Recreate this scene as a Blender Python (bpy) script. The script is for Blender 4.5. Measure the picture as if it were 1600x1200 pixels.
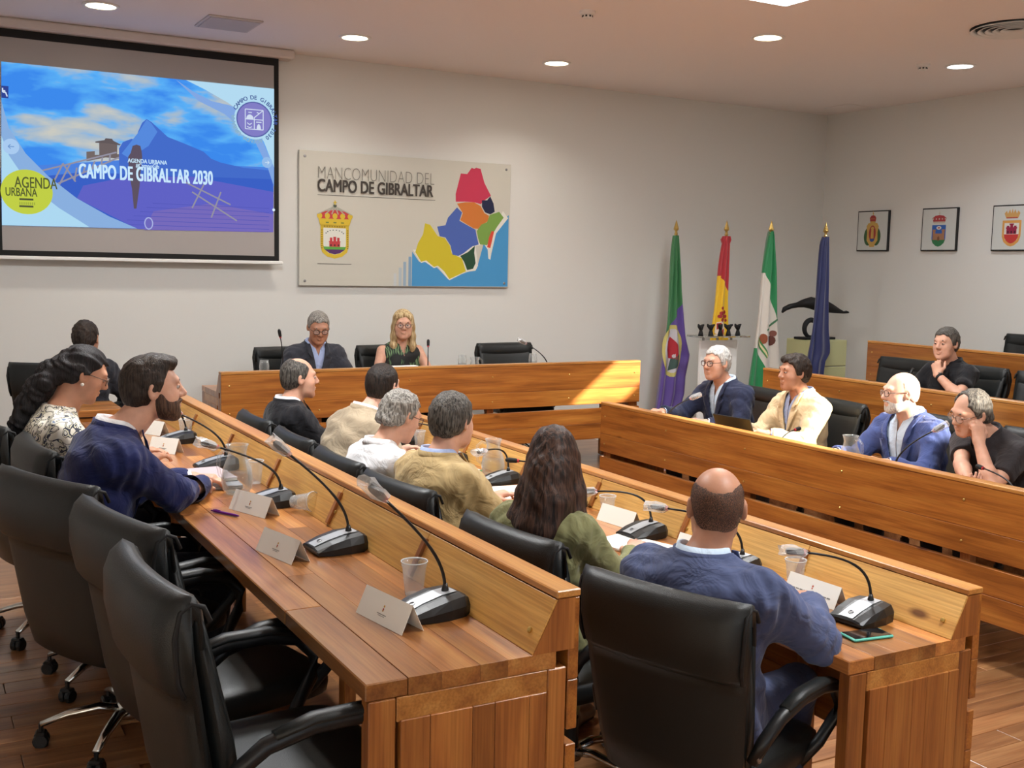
import bpy, bmesh, math, random
import numpy as np
from mathutils import Vector, Matrix, Euler
PI = math.pi
random.seed(7)
for o in list(bpy.data.objects): bpy.data.objects.remove(o)
SC = bpy.context.scene
COL = SC.collection

# ------------------------------------------------------------------ camera
CAM_H = 1.87
cam_d = bpy.data.cameras.new('camera'); cam = bpy.data.objects.new('camera', cam_d); COL.objects.link(cam)
cam_d.sensor_width = 36.0; cam_d.lens = 1718.0 / 1600.0 * 36.0; cam_d.clip_start = 0.05; cam_d.clip_end = 200
_R = ((0.87417021, -0.03383668, 0.48443939), (-0.48517352, -0.10360476, 0.86825844), (0.02081124, -0.99404282, -0.10698486))
cam.matrix_world = Matrix(((_R[0][0], -_R[0][1], -_R[0][2], 0), (_R[1][0], -_R[1][1], -_R[1][2], 0),
                           (_R[2][0], -_R[2][1], -_R[2][2], CAM_H), (0, 0, 0, 1)))
SC.camera = cam
# ------------------------------------------------------------------ exposure, world, sun
SC.view_settings.view_transform = 'Standard'; SC.view_settings.look = 'None'
SC.view_settings.gamma = 1.0; SC.view_settings.use_curve_mapping = False
SC.view_settings.exposure = 0.10
W = bpy.data.worlds.new('world'); SC.world = W; W.use_nodes = True
_bg = W.node_tree.nodes['Background']; _bg.inputs[0].default_value = (0.72, 0.86, 1.0, 1); _bg.inputs[1].default_value = 2.2
sun_d = bpy.data.lights.new('sun', 'SUN'); sun = bpy.data.objects.new('sun', sun_d); COL.objects.link(sun)
sun_d.energy = 22.0; sun_d.angle = math.radians(0.6); sun_d.color = (1.0, 0.9, 0.74)
SUN_DIR = Vector((-0.50, 0.75, -0.40)).normalized()
sun.rotation_euler = SUN_DIR.to_track_quat('-Z', 'Y').to_euler(); sun.location = (11, -4, 7)
LAMP_W = 15.0          # watts of each ceiling downlight
PANEL_W = 86.0         # watts of each ceiling light panel

# ------------------------------------------------------------------ helpers
def S(r, g, b):
    f = lambda c: (c / 255 / 12.92) if c / 255 <= 0.04045 else ((c / 255 + 0.055) / 1.055) ** 2.4
    return (f(r), f(g), f(b), 1.0)

class MB:
    """collects shapes that become one mesh"""
    def __init__(s): s.v = []; s.f = []; s.m = []; s.cur = 0
    def add(s, vs, fs):
        o = len(s.v); s.v += [tuple(p) for p in vs]
        for f in fs: s.f.append(tuple(i + o for i in f)); s.m.append(s.cur)
    def box(s, x0, x1, y0, y1, z0, z1, c=0.0, M=None):
        if c <= 0:
            vs = [(x, y, z) for x in (x0, x1) for y in (y0, y1) for z in (z0, z1)]
            fs = [(0, 1, 3, 2), (4, 6, 7, 5), (0, 4, 5, 1), (2, 3, 7, 6), (0, 2, 6, 4), (1, 5, 7, 3)]
        else:
            X = (x0, x1); Y = (y0, y1); Z = (z0, z1); vs = []; idx = {}
            for i in (0, 1):
                for j in (0, 1):
                    for k in (0, 1):
                        si, sj, sk = (c, -c)[i], (c, -c)[j], (c, -c)[k]
                        idx[i, j, k] = len(vs)
                        vs += [(X[i], Y[j] + sj, Z[k] + sk), (X[i] + si, Y[j], Z[k] + sk), (X[i] + si, Y[j] + sj, Z[k])]
            fs = []
            q = lambda i, j, k, a: idx[i, j, k] + a
            for i in (0, 1):
                r = [q(i, 0, 0, 0), q(i, 1, 0, 0), q(i, 1, 1, 0), q(i, 0, 1, 0)]; fs.append(tuple(r if i else r[::-1]))
                r = [q(0, i, 0, 1), q(0, i, 1, 1), q(1, i, 1, 1), q(1, i, 0, 1)]; fs.append(tuple(r if i else r[::-1]))
                r = [q(0, 0, i, 2), q(1, 0, i, 2), q(1, 1, i, 2), q(0, 1, i, 2)]; fs.append(tuple(r if i else r[::-1]))
            for i in (0, 1):
                for j in (0, 1):
                    r = [q(i, j, 0, 0), q(i, j, 0, 1), q(i, j, 1, 1), q(i, j, 1, 0)]; fs.append(tuple(r if i == j else r[::-1]))
                    r = [q(i, 0, j, 0), q(i, 1, j, 0), q(i, 1, j, 2), q(i, 0, j, 2)]; fs.append(tuple(r if i == j else r[::-1]))
                    r = [q(0, i, j, 1), q(0, i, j, 2), q(1, i, j, 2), q(1, i, j, 1)]; fs.append(tuple(r if i == j else r[::-1]))
                    for k in (0, 1):
                        r = [q(i, j, k, 0), q(i, j, k, 1), q(i, j, k, 2)]; fs.append(tuple(r if (i + j + k) % 2 else r[::-1]))
        if M is not None: vs = [M @ Vector(p) for p in vs]
        s.add(vs, fs); return s
    def tube(s, path, rad, n=8, caps=True, flat=1.0, up=None):
        P = [Vector(p) for p in path]; k = len(P)
        R = rad if hasattr(rad, '__len__') else [rad] * k
        vs = []; fs = []; prev = None
        for i in range(k):
            d = (P[min(i + 1, k - 1)] - P[max(i - 1, 0)]).normalized()
            if up is not None: a = Vector(up)
            else: a = prev if prev is not None else (Vector((0, 0, 1)) if abs(d.z) < 0.9 else Vector((0, 1, 0)))
            e1 = (a - d * a.dot(d)).normalized(); e2 = d.cross(e1); prev = e1
            for j in range(n):
                t = 2 * PI * j / n
                vs.append(P[i] + e1 * (math.cos(t) * R[i] * flat) + e2 * (math.sin(t) * R[i]))
        for i in range(k - 1):
            for j in range(n):
                a = i * n + j; b = i * n + (j + 1) % n
                fs.append((a, b, b + n, a + n))
        if caps: fs.append(tuple(range(n))[::-1]); fs.append(tuple((k - 1) * n + j for j in range(n)))
        s.add(vs, fs); return s
    def lathe(s, prof, n=20, M=None, closed=False):
        vs = []; fs = []; k = len(prof)
        for r, z in prof:
            for j in range(n):
                t = 2 * PI * j / n; vs.append((r * math.cos(t), r * math.sin(t), z))
        for i in range(k - 1):
            for j in range(n):
                a = i * n + j; b = i * n + (j + 1) % n; fs.append((a, b, b + n, a + n))
        if closed:
            for j in range(n):
                a = (k - 1) * n + j; b = (k - 1) * n + (j + 1) % n; fs.append((a, b, (j + 1) % n, j))
        else:
            if prof[0][0] > 1e-6: fs.append(tuple(range(n))[::-1])
            if prof[-1][0] > 1e-6: fs.append(tuple((k - 1) * n + j for j in range(n)))
        if M is not None: vs = [M @ Vector(p) for p in vs]
        s.add(vs, fs); return s
    def prism(s, poly, z0, z1, M=None):
        n = len(poly)
        vs = [(x, y, z0) for x, y in poly] + [(x, y, z1) for x, y in poly]
        fs = [tuple(range(n))[::-1], tuple(range(n, 2 * n))] + [(i, (i + 1) % n, (i + 1) % n + n, i + n) for i in range(n)]
        if M is not None: vs = [M @ Vector(p) for p in vs]
        s.add(vs, fs); return s
    def grid(s, pts, closed_u=False, closed_v=False):
        """pts[i][j] surface"""
        nu = len(pts); nv = len(pts[0]); vs = [p for r in pts for p in r]; fs = []
        for i in range(nu if closed_u else nu - 1):
            for j in range(nv if closed_v else nv - 1):
                a = i * nv + j; b = i * nv + (j + 1) % nv; i2 = (i + 1) % nu
                fs.append((a, b, i2 * nv + (j + 1) % nv, i2 * nv + j))
        s.add(vs, fs); return s
    def ico(s, c, r, sub=2):
        bm = bmesh.new(); bmesh.ops.create_icosphere(bm, subdivisions=sub, radius=1.0)
        rr = r if hasattr(r, '__len__') else (r, r, r)
        vs = [(c[0] + v.co.x * rr[0], c[1] + v.co.y * rr[1], c[2] + v.co.z * rr[2]) for v in bm.verts]
        s.add(vs, [tuple(v.index for v in f.verts) for f in bm.faces]); bm.free(); return s
    def mesh(s, name, smooth=False, fix=False):
        me = bpy.data.meshes.new(name); me.from_pydata(s.v, [], s.f)
        if any(s.m): me.polygons.foreach_set('material_index', s.m)
        if fix:
            bm = bmesh.new(); bm.from_mesh(me); bmesh.ops.recalc_face_normals(bm, faces=bm.faces[:]); bm.to_mesh(me); bm.free()
        if smooth: me.polygons.foreach_set('use_smooth', [True] * len(me.polygons))
        me.update(); return me
    def build(s, name, mats, parent=None, smooth=False, fix=False, loc=None, rot=None):
        return mk(name, s.mesh(name, smooth, fix), mats, parent, loc, rot)

def mk(name, me, mats, parent=None, loc=None, rot=None):
    o = bpy.data.objects.new(name, me); COL.objects.link(o)
    if mats is not None and len(me.materials) == 0:
        for m in (mats if isinstance(mats, (list, tuple)) else [mats]): me.materials.append(m)
    if parent is not None: o.parent = parent
    if loc is not None: o.location = loc
    if rot is not None: o.rotation_euler = rot
    return o
def tag(o, label, cat, group=None, kind=None):
    o['label'] = label; o['category'] = cat
    if group: o['group'] = group
    if kind: o['kind'] = kind
    return o
def thing(name, label, cat, loc=(0, 0, 0), rz=0.0, group=None):
    o = bpy.data.objects.new(name, None); COL.objects.link(o); o.empty_display_size = 0.1
    o.location = loc; o.rotation_euler = (0, 0, rz)
    return tag(o, label, cat, group)
def struct(o, label): o['kind'] = 'structure'; o['label'] = label; return o
KIDS = {}
def copy_tree(o, parent=None):
    c = o.copy(); COL.objects.link(c); c.parent = parent
    for ch in list(o.children): copy_tree(ch, c)
    return c
def smooth_angle(o, ang=40):
    me = o.data; me.polygons.foreach_set('use_smooth', [True] * len(me.polygons))
    try: me.set_sharp_from_angle(angle=math.radians(ang))
    except Exception: pass
    return o

# ------------------------------------------------------------------ materials
class NT:
    def __init__(s, name):
        s.m = bpy.data.materials.new(name); s.m.use_nodes = True; s.t = s.m.node_tree
        s.b = s.t.nodes['Principled BSDF']
    def n(s, typ, **kw):
        x = s.t.nodes.new(typ)
        for k, v in kw.items():
            if k.startswith('i_'):
                key = k[2:]; key = int(key) if key.isdigit() else key
                x.inputs[key].default_value = v
            else: setattr(x, k, v)
        return x
    def l(s, a, b): s.t.links.new(a, b)
def ramp(nt, stops, interp='LINEAR'):
    r = nt.n('ShaderNodeValToRGB'); r.color_ramp.interpolation = interp; e = r.color_ramp.elements
    e[0].position = stops[0][0]; e[0].color = stops[0][1]; e[1].position = stops[-1][0]; e[1].color = stops[-1][1]
    for p, c in stops[1:-1]: q = e.new(p); q.color = c
    return r
MATS = {}
def plain(name, col, rough=0.6, metal=0.0, spec=0.5, bump=0.0, bscale=200.0, var=0.0, vscale=6.0, coat=0.0, sheen=0.0, sss=0.0, trans=0.0, ior=1.45):
    if name in MATS: return MATS[name]
    nt = NT(name); b = nt.b
    b.inputs['Base Color'].default_value = col; b.inputs['Roughness'].default_value = rough; b.inputs['Metallic'].default_value = metal
    b.inputs['Specular IOR Level'].default_value = spec; b.inputs['Coat Weight'].default_value = coat
    b.inputs['Sheen Weight'].default_value = sheen; b.inputs['Transmission Weight'].default_value = trans; b.inputs['IOR'].default_value = ior
    if sss: b.inputs['Subsurface Weight'].default_value = sss; b.inputs['Subsurface Radius'].default_value = (1, .3, .15); b.inputs['Subsurface Scale'].default_value = 0.006
    if bump or var:
        tc = nt.n('ShaderNodeTexCoord')
    if bump:
        nz = nt.n('ShaderNodeTexNoise', i_Scale=bscale, i_Detail=3.0); nt.l(tc.outputs['Object'], nz.inputs['Vector'])
        bp = nt.n('ShaderNodeBump', i_Strength=bump, i_Distance=0.004); nt.l(nz.outputs['Fac'], bp.inputs['Height']); nt.l(bp.outputs[0], b.inputs['Normal'])
    if var:
        nz2 = nt.n('ShaderNodeTexNoise', i_Scale=vscale, i_Detail=4.0); nt.l(tc.outputs['Object'], nz2.inputs['Vector'])
        d = tuple(max(0, c * (1 - var)) for c in col[:3]) + (1,); u = tuple(min(1, c * (1 + var)) for c in col[:3]) + (1,)
        r = ramp(nt, [(0.3, d), (0.7, u)]); nt.l(nz2.outputs['Fac'], r.inputs[0]); nt.l(r.outputs[0], b.inputs['Base Color'])
    MATS[name] = nt.m; return nt.m
def glow(name, col, e):
    if name in MATS: return MATS[name]
    nt = NT(name); nt.b.inputs['Base Color'].default_value = (0, 0, 0, 1)
    nt.b.inputs['Emission Color'].default_value = col; nt.b.inputs['Emission Strength'].default_value = e
    nt.b.inputs['Roughness'].default_value = 1; nt.b.inputs['Specular IOR Level'].default_value = 0.0
    MATS[name] = nt.m; return nt.m
def wood(name, light, mid, dark, axis='X', rough=0.32, knots=True, rnd=0.5, coat=0.25, bump=0.08):
    if name in MATS: return MATS[name]
    nt = NT(name); b = nt.b
    tc = nt.n('ShaderNodeTexCoord'); oi = nt.n('ShaderNodeObjectInfo')
    ofs = nt.n('ShaderNodeVectorMath', operation='SCALE'); ofs.inputs[0].default_value = (17.0, 9.0, 5.0); nt.l(oi.outputs['Random'], ofs.inputs['Scale'])
    add = nt.n('ShaderNodeVectorMath', operation='ADD'); nt.l(tc.outputs['Object'], add.inputs[0]); nt.l(ofs.outputs[0], add.inputs[1])
    sc = {'X': (0.9, 11, 11), 'Y': (11, 0.9, 11), 'Z': (11, 11, 0.9)}[axis]
    mp = nt.n('ShaderNodeMapping'); mp.inputs['Scale'].default_value = sc; nt.l(add.outputs[0], mp.inputs[0])
    n1 = nt.n('ShaderNodeTexNoise', i_Scale=1.6, i_Detail=5.0, i_Roughness=0.55, i_Distortion=0.35); nt.l(mp.outputs[0], n1.inputs['Vector'])
    r1 = ramp(nt, [(0.28, dark), (0.5, mid), (0.72, light)]); nt.l(n1.outputs['Fac'], r1.inputs[0])
    mp2 = nt.n('ShaderNodeMapping'); mp2.inputs['Scale'].default_value = tuple(x * 7 if x > 1 else x * 2 for x in sc); nt.l(add.outputs[0], mp2.inputs[0])
    n2 = nt.n('ShaderNodeTexNoise', i_Scale=2.0, i_Detail=3.0); nt.l(mp2.outputs[0], n2.inputs['Vector'])
    r2 = ramp(nt, [(0.35, (0.72, 0.68, 0.62, 1)), (0.62, (1.05, 1.05, 1.05, 1))]); nt.l(n2.outputs['Fac'], r2.inputs[0])
    mx = nt.n('ShaderNodeMix', data_type='RGBA', blend_type='MULTIPLY'); mx.inputs['Factor'].default_value = 0.75
    nt.l(r1.outputs[0], mx.inputs['A']); nt.l(r2.outputs[0], mx.inputs['B']); out = mx.outputs['Result']
    if knots:
        mp3 = nt.n('ShaderNodeMapping'); mp3.inputs['Scale'].default_value = tuple(x * 0.3 if x > 1 else 1.3 for x in sc); nt.l(add.outputs[0], mp3.inputs[0])
        vo = nt.n('ShaderNodeTexVoronoi', i_Scale=1.15); nt.l(mp3.outputs[0], vo.inputs['Vector'])
        r3 = ramp(nt, [(0.03, (0.16, 0.07, 0.03, 1)), (0.075, (1, 1, 1, 1))]); nt.l(vo.outputs['Distance'], r3.inputs[0])
        mk2 = nt.n('ShaderNodeMix', data_type='RGBA', blend_type='MULTIPLY'); mk2.inputs['Factor'].default_value = 0.85
        nt.l(out, mk2.inputs['A']); nt.l(r3.outputs[0], mk2.inputs['B']); out = mk2.outputs['Result']
    if rnd:
        hs = nt.n('ShaderNodeHueSaturation'); mr = nt.n('ShaderNodeMapRange'); mr.inputs['To Min'].default_value = 1 - rnd; mr.inputs['To Max'].default_value = 1 + rnd * 0.55
        nt.l(oi.outputs['Random'], mr.inputs['Value']); nt.l(mr.outputs[0], hs.inputs['Value']); nt.l(out, hs.inputs['Color']); out = hs.outputs[0]
    nt.l(out, b.inputs['Base Color'])
    b.inputs['Roughness'].default_value = rough; b.inputs['Coat Weight'].default_value = coat; b.inputs['Coat Roughness'].default_value = 0.2
    bp = nt.n('ShaderNodeBump', i_Strength=bump, i_Distance=0.001); nt.l(n2.outputs['Fac'], bp.inputs['Height']); nt.l(bp.outputs[0], b.inputs['Normal'])
    MATS[name] = nt.m; return nt.m

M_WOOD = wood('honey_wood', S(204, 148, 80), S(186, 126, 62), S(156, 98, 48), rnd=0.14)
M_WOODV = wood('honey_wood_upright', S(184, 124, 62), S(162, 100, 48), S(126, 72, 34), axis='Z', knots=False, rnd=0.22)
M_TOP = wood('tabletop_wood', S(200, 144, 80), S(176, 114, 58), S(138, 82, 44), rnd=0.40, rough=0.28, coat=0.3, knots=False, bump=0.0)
M_FRONT = wood('shaded_front_wood', S(184, 122, 54), S(164, 100, 42), S(124, 70, 28), rnd=0.14)  # front boards toned darker than the ledges, their shade put into the colour
M_PLY = wood('plywood_panel', S(220, 174, 102), S(208, 158, 84), S(186, 132, 66), rnd=0.1, knots=True, rough=0.45, coat=0.0)
M_FLOOR = wood('floor_wood', S(180, 134, 90), S(154, 106, 68), S(118, 76, 48), rnd=0.3, rough=0.3, coat=0.3, knots=False)
M_WALL = plain('wall_paint', S(222, 222, 217), 0.85, bump=0.06, bscale=60, spec=0.25)
M_CEIL = plain('ceiling_paint', S(244, 238, 236), 0.9, spec=0.2)
M_WHITE = plain('white_plastic', S(235, 235, 232), 0.45)
M_PAPER = plain('paper', S(236, 234, 226), 0.8)
M_BLACK = plain('black_plastic', S(20, 21, 22), 0.4, bump=0.05, bscale=400)
M_DARK = plain('soft_black', S(16, 16, 17), 0.7)
M_LEATHER = plain('black_leather', S(27, 30, 30), 0.42, bump=0.22, bscale=380, spec=0.45)
M_CHROME = plain('chrome', S(205, 205, 200), 0.16, metal=1.0)
M_STEEL = plain('grey_steel', S(150, 150, 150), 0.35, metal=0.9)
M_GOLD = plain('brass', S(206, 176, 104), 0.3, metal=0.85)
M_GREYPL = plain('silver_plastic', S(168, 172, 176), 0.35, metal=0.3)

# ------------------------------------------------------------------ the room
XL, XR, YF, YB, ZC = -2.2, 9.17, -3.2, 9.30, 3.62
RISE = 0.18
TIER1, TIER2 = 5.98, 7.50          # where the tiers on the right begin
def floor_obj(label, x0, x1, y0, y1, z, depth):
    m = MB(); m.box(x0, x1, y0, y1, z - depth, z); return struct(m.build('floor', M_FLOOR), label)
fl = floor_obj('brown plank floor of the council room between the desks', XL - .1, XR + .1, YF - .1, YB + .1, 0.0, 0.1)
m = MB(); m.box(XL, 1.50, YF, YB, 0.0, RISE - 0.006); m.box(1.50, 6.0, 7.35, YB, 0.0, RISE - 0.006)
pl = struct(m.build('floor', M_FLOOR), 'raised brown plank platform under the left desks and the head table')
m = MB(); m.box(TIER1, XR, YF, 6.95, 0.0, RISE); t1 = struct(m.build('floor', M_FLOOR), 'first raised tier behind the right hand desk')
m = MB(); m.box(TIER2, XR, YF, 7.25, RISE, 2 * RISE); t2 = struct(m.build('floor', M_FLOOR), 'second raised tier along the right wall')
plank_me = MB().box(-0.4485, 0.4485, -0.0585, 0.0585, -0.004, 0.006, 0.0015).mesh('plank')
def planks(parent, x0, x1, y0, y1, z):
    y = y0; r = 0
    while y < y1:
        x = x0 + (0.0, 0.37, 0.62)[r % 3] * 0.9 - 0.9
        while x < x1:
            if x + 0.45 > x0: mk('plank', plank_me, M_FLOOR, parent, loc=(x + 0.45, y, z))
            x += 0.9
        y += 0.1185; r += 1
planks(fl, 3.0, 5.4, 1.7, 4.4, 0.0)
planks(pl, -0.25, 0.6, 2.2, 5.9, RISE)

def wall_with_holes(name, axis, pos, th, a0, a1, z0, z1, holes, label):
    """axis 'x': plane x = pos spanning y; axis 'y': plane y = pos spanning x"""
    m = MB()
    def seg(u0, u1, w0, w1):
        if u1 - u0 < 1e-4 or w1 - w0 < 1e-4: return
        if axis == 'x': m.box(min(pos, pos + th), max(pos, pos + th), u0, u1, w0, w1)
        else: m.box(u0, u1, min(pos, pos + th), max(pos, pos + th), w0, w1)
    cur = a0
    for (h0, h1, q0, q1) in sorted(holes):
        seg(cur, h0, z0, z1); seg(h0, h1, z0, q0); seg(h0, h1, q1, z1); cur = h1
    seg(cur, a1, z0, z1)
    return struct(m.build(name, M_WALL), label)
WIN_R = []
WIN_L = []
WIN_F = [(-2.0, -0.4, 1.1, 3.1), (0.0, 1.6, 1.1, 3.1)]
wall_with_holes('wall_back', 'y', YB, 0.15, XL - .15, XR + .15, 0, ZC, [], 'white back wall behind the head table')
wall_with_holes('wall_right', 'x', XR, 0.15, YF - .15, YB, 0, ZC, WIN_R, 'pale grey right wall with three framed crests')
wall_with_holes('wall_left', 'x', XL, -0.15, YF - .15, YB, 0, ZC, WIN_L, 'white left wall with windows')
wall_with_holes('wall_front', 'y', YF, -0.15, XL - .15, XR + .15, 0, ZC, WIN_F, 'white wall behind the camera')
ADDED_SKYLIGHTS = [(7.75, 8.95, -0.95, 0.75), (8.50, 9.12, 2.10, 3.00)]      # added out of view so sun lands on the right row and head table
m = MB(); zc1 = ZC + 0.06
m.box(XL - .15, 7.75, YF - .15, YB + .15, ZC, zc1); m.box(9.12, XR + .15, YF - .15, YB + .15, ZC, zc1)
m.box(7.75, 9.12, YF - .15, -.95, ZC, zc1); m.box(8.95, 9.12, -.95, .75, ZC, zc1); m.box(7.75, 9.12, .75, 2.10, ZC, zc1); m.box(7.75, 8.50, 2.10, 3.00, ZC, zc1); m.box(7.75, 9.12, 3.00, YB + .15, ZC, zc1)
struct(m.build('ceiling', M_CEIL), 'white ceiling with round downlights')
M_PANE = plain('window_glass', (1, 1, 1, 1), 0.0, trans=1.0, ior=1.01, spec=0.1)
for (a0, a1, b0, b1) in ADDED_SKYLIGHTS:
    m = MB(); w = 0.025; z0_, z1_ = zc1 + .001, zc1 + .04
    m.box(a0 - w, a0, b0 - w, b1 + w, z0_, z1_); m.box(a1, a1 + w, b0 - w, b1 + w, z0_, z1_); m.box(a0, a1, b0 - w, b0, z0_, z1_); m.box(a0, a1, b1, b1 + w, z0_, z1_)
    struct(m.build('window_%d' % (1 + len([o for o in bpy.data.objects if o.name.startswith('window_')])), M_WHITE), 'frame of an added skylight out of view that lets the sun in')
for i, (pos, hs) in enumerate(((XR, WIN_R), (XL, WIN_L))):
    for (h0, h1, q0, q1) in hs:
        m = MB(); w = 0.04; a, b_ = (pos + 0.02, pos + 0.10) if pos > 0 else (pos - 0.10, pos - 0.02)
        m.box(a, b_, h0, h0 + w, q0, q1); m.box(a, b_, h1 - w, h1, q0, q1); m.box(a, b_, h0 + w, h1 - w, q0, q0 + w); m.box(a, b_, h0 + w, h1 - w, q1 - w, q1)
        wi = struct(m.build('window_%d' % (1 + len([o for o in bpy.data.objects if o.name.startswith('window_')])), M_WHITE), 'high white framed window')

for (h0, h1, q0, q1) in WIN_F:
    m = MB(); w = 0.04; a, b_ = YF - 0.10, YF - 0.02
    m.box(h0, h0 + w, a, b_, q0, q1); m.box(h1 - w, h1, a, b_, q0, q1); m.box(h0 + w, h1 - w, a, b_, q0, q0 + w); m.box(h0 + w, h1 - w, a, b_, q1 - w, q1)
    struct(m.build('window_%d' % (1 + len([o for o in bpy.data.objects if o.name.startswith('window_')])), M_WHITE), 'white framed window behind the camera')
# ------------------------------------------------------------------ ceiling fittings
M_LAMP = glow('lamp_glow', (1.0, 0.86, 0.62, 1), 14.0)
M_LAMPC = glow('lamp_glow_cool', (0.86, 0.95, 1.0, 1), 14.0)
def downlight(x, y, label, cool=False):
    t = thing('ceiling_downlight', label, 'ceiling light', (x, y, ZC), 0, 'round ceiling downlights')
    MB().lathe([(0.10, -0.001), (0.125, -0.001), (0.125, -0.006), (0.115, -0.012), (0.10, -0.010)], 28, closed=True).build('trim_ring', M_WHITE, t, smooth=True, fix=True)
    MB().lathe([(0.0, -0.004), (0.1, -0.004), (0.1, -0.002), (0.0, -0.002)], 28).build('diffuser', M_LAMPC if cool else M_LAMP, t, fix=True)
    ld = bpy.data.lights.new('downlight_lamp', 'AREA'); ld.shape = 'DISK'; ld.size = 0.19; ld.energy = LAMP_W * (0.6 if y > 8 else 1.0); ld.spread = math.radians(130)
    ld.color = (0.85, 0.93, 1.0) if cool else (1.0, 0.93, 0.84)
    lo = bpy.data.objects.new('downlight_lamp', ld); COL.objects.link(lo); lo.parent = t; lo.location = (0, 0, -0.016)
DL = [(3.18, 8.336, 'round warm downlight above the left end of the crest board'), (5.03, 8.343, 'round warm downlight nearest the back wall'),
      (5.78, 6.52, 'round warm downlight in the middle of the ceiling right of the first smoke detector'), (7.87, 6.48, 'round cool white downlight near the right wall')]
for x, y, lb in DL: downlight(x, y, lb, 'cool' in lb)
for i, (x, y) in enumerate([(1.3, 8.34), (1.0, 4.6), (3.4, 4.6), (3.2, 0.9), (7.85, 3.6)]):
    downlight(x, y, 'round warm downlight out of view ' + ('near the back wall left of the screen', 'above the left desk', 'above the middle desk', 'above the near end of the room', 'above the rear tier desks')[i], False)
def panel_light(x, y, label):
    t = thing('ceiling_panel_light', label, 'ceiling light', (x, y, ZC), 0, 'square ceiling light panels')
    MB().box(-.31, .31, -.31, .31, -0.02, -0.001, 0.004).build('frame', M_WHITE, t)
    MB().box(-.28, .28, -.28, .28, -0.024, -0.0205).build('diffuser', glow('panel_glow', (0.95, 0.98, 1.0, 1), 6.0), t)
    ld = bpy.data.lights.new('panel_lamp', 'AREA'); ld.shape = 'SQUARE'; ld.size = 0.55; ld.energy = PANEL_W; ld.color = (0.95, 0.98, 1.0)
    lo = bpy.data.objects.new('panel_lamp', ld); COL.objects.link(lo); lo.parent = t; lo.location = (0, 0, -0.03)
panel_light(4.86, 5.36, 'bright square ceiling light panel cut off by the top of the picture')
panel_light(1.6, 5.36, 'square ceiling light panel out of view above the left desks')
panel_light(3.2, 1.8, 'square ceiling light panel out of view above the near chairs')
def smoke(x, y, label):
    t = thing('smoke_detector', label, 'smoke detector', (x, y, ZC), 0, 'smoke detectors')
    MB().lathe([(0, 0), (0.055, 0), (0.055, -0.018), (0.045, -0.026), (0, -0.026)][1:], 20).build('base', M_WHITE, t, smooth=False, fix=True)
    MB().lathe([(0.034, -0.026), (0.036, -0.045), (0.026, -0.052)], 16).build('sensor_head', M_WHITE, t, fix=True)
    s_ = MB()
    for k in range(8):
        a = k * PI / 4; s_.box(-0.006, 0.006, 0.033, 0.0375, -0.044, -0.032, M=Matrix.Rotation(a, 4, 'Z'))
    s_.build('sensor_slots', M_DARK, t)
smoke(4.198, 6.57, 'white smoke detector at the top centre of the ceiling'); smoke(7.56, 6.6, 'white smoke detector beside the cool white downlight')
t = thing('ceiling_speaker_panel', 'square grey flush ceiling panel above the projector screen', 'ceiling panel', (2.21, 8.40, ZC))
MB().box(-.20, .20, -.22, .22, -0.012, -0.001, 0.003).build('frame', plain('panel_grey', S(205, 200, 200), 0.6), t)
MB().box(-.18, .18, -.20, .20, -0.016, -0.0125).build('grille', plain('panel_grey2', S(192, 188, 190), 0.7), t)
t = thing('round_air_diffuser', 'round slatted air diffuser in the ceiling corner at right', 'air vent', (6.98, 5.30, ZC))
for k in range(5):
    r0 = 0.06 + k * 0.05
    MB().lathe([(r0, -0.002), (r0 + 0.034, -0.022), (r0 + 0.038, -0.020), (r0 + 0.006, -0.001)], 32, closed=True).build('ring_slat', M_WHITE, t, smooth=True, fix=True)
MB().lathe([(0.0, -0.0005), (0.30, -0.0005), (0.30, -0.003), (0.0, -0.003)], 32).build('recess', M_DARK, t, fix=True)
tag(MB().box(8.72, 9.1, 8.55, 8.9, ZC - 0.006, ZC - 0.0005, 0.002).build('ceiling_hatch', M_CEIL), 'white flush hatch in the far ceiling corner', 'hatch')
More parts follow.
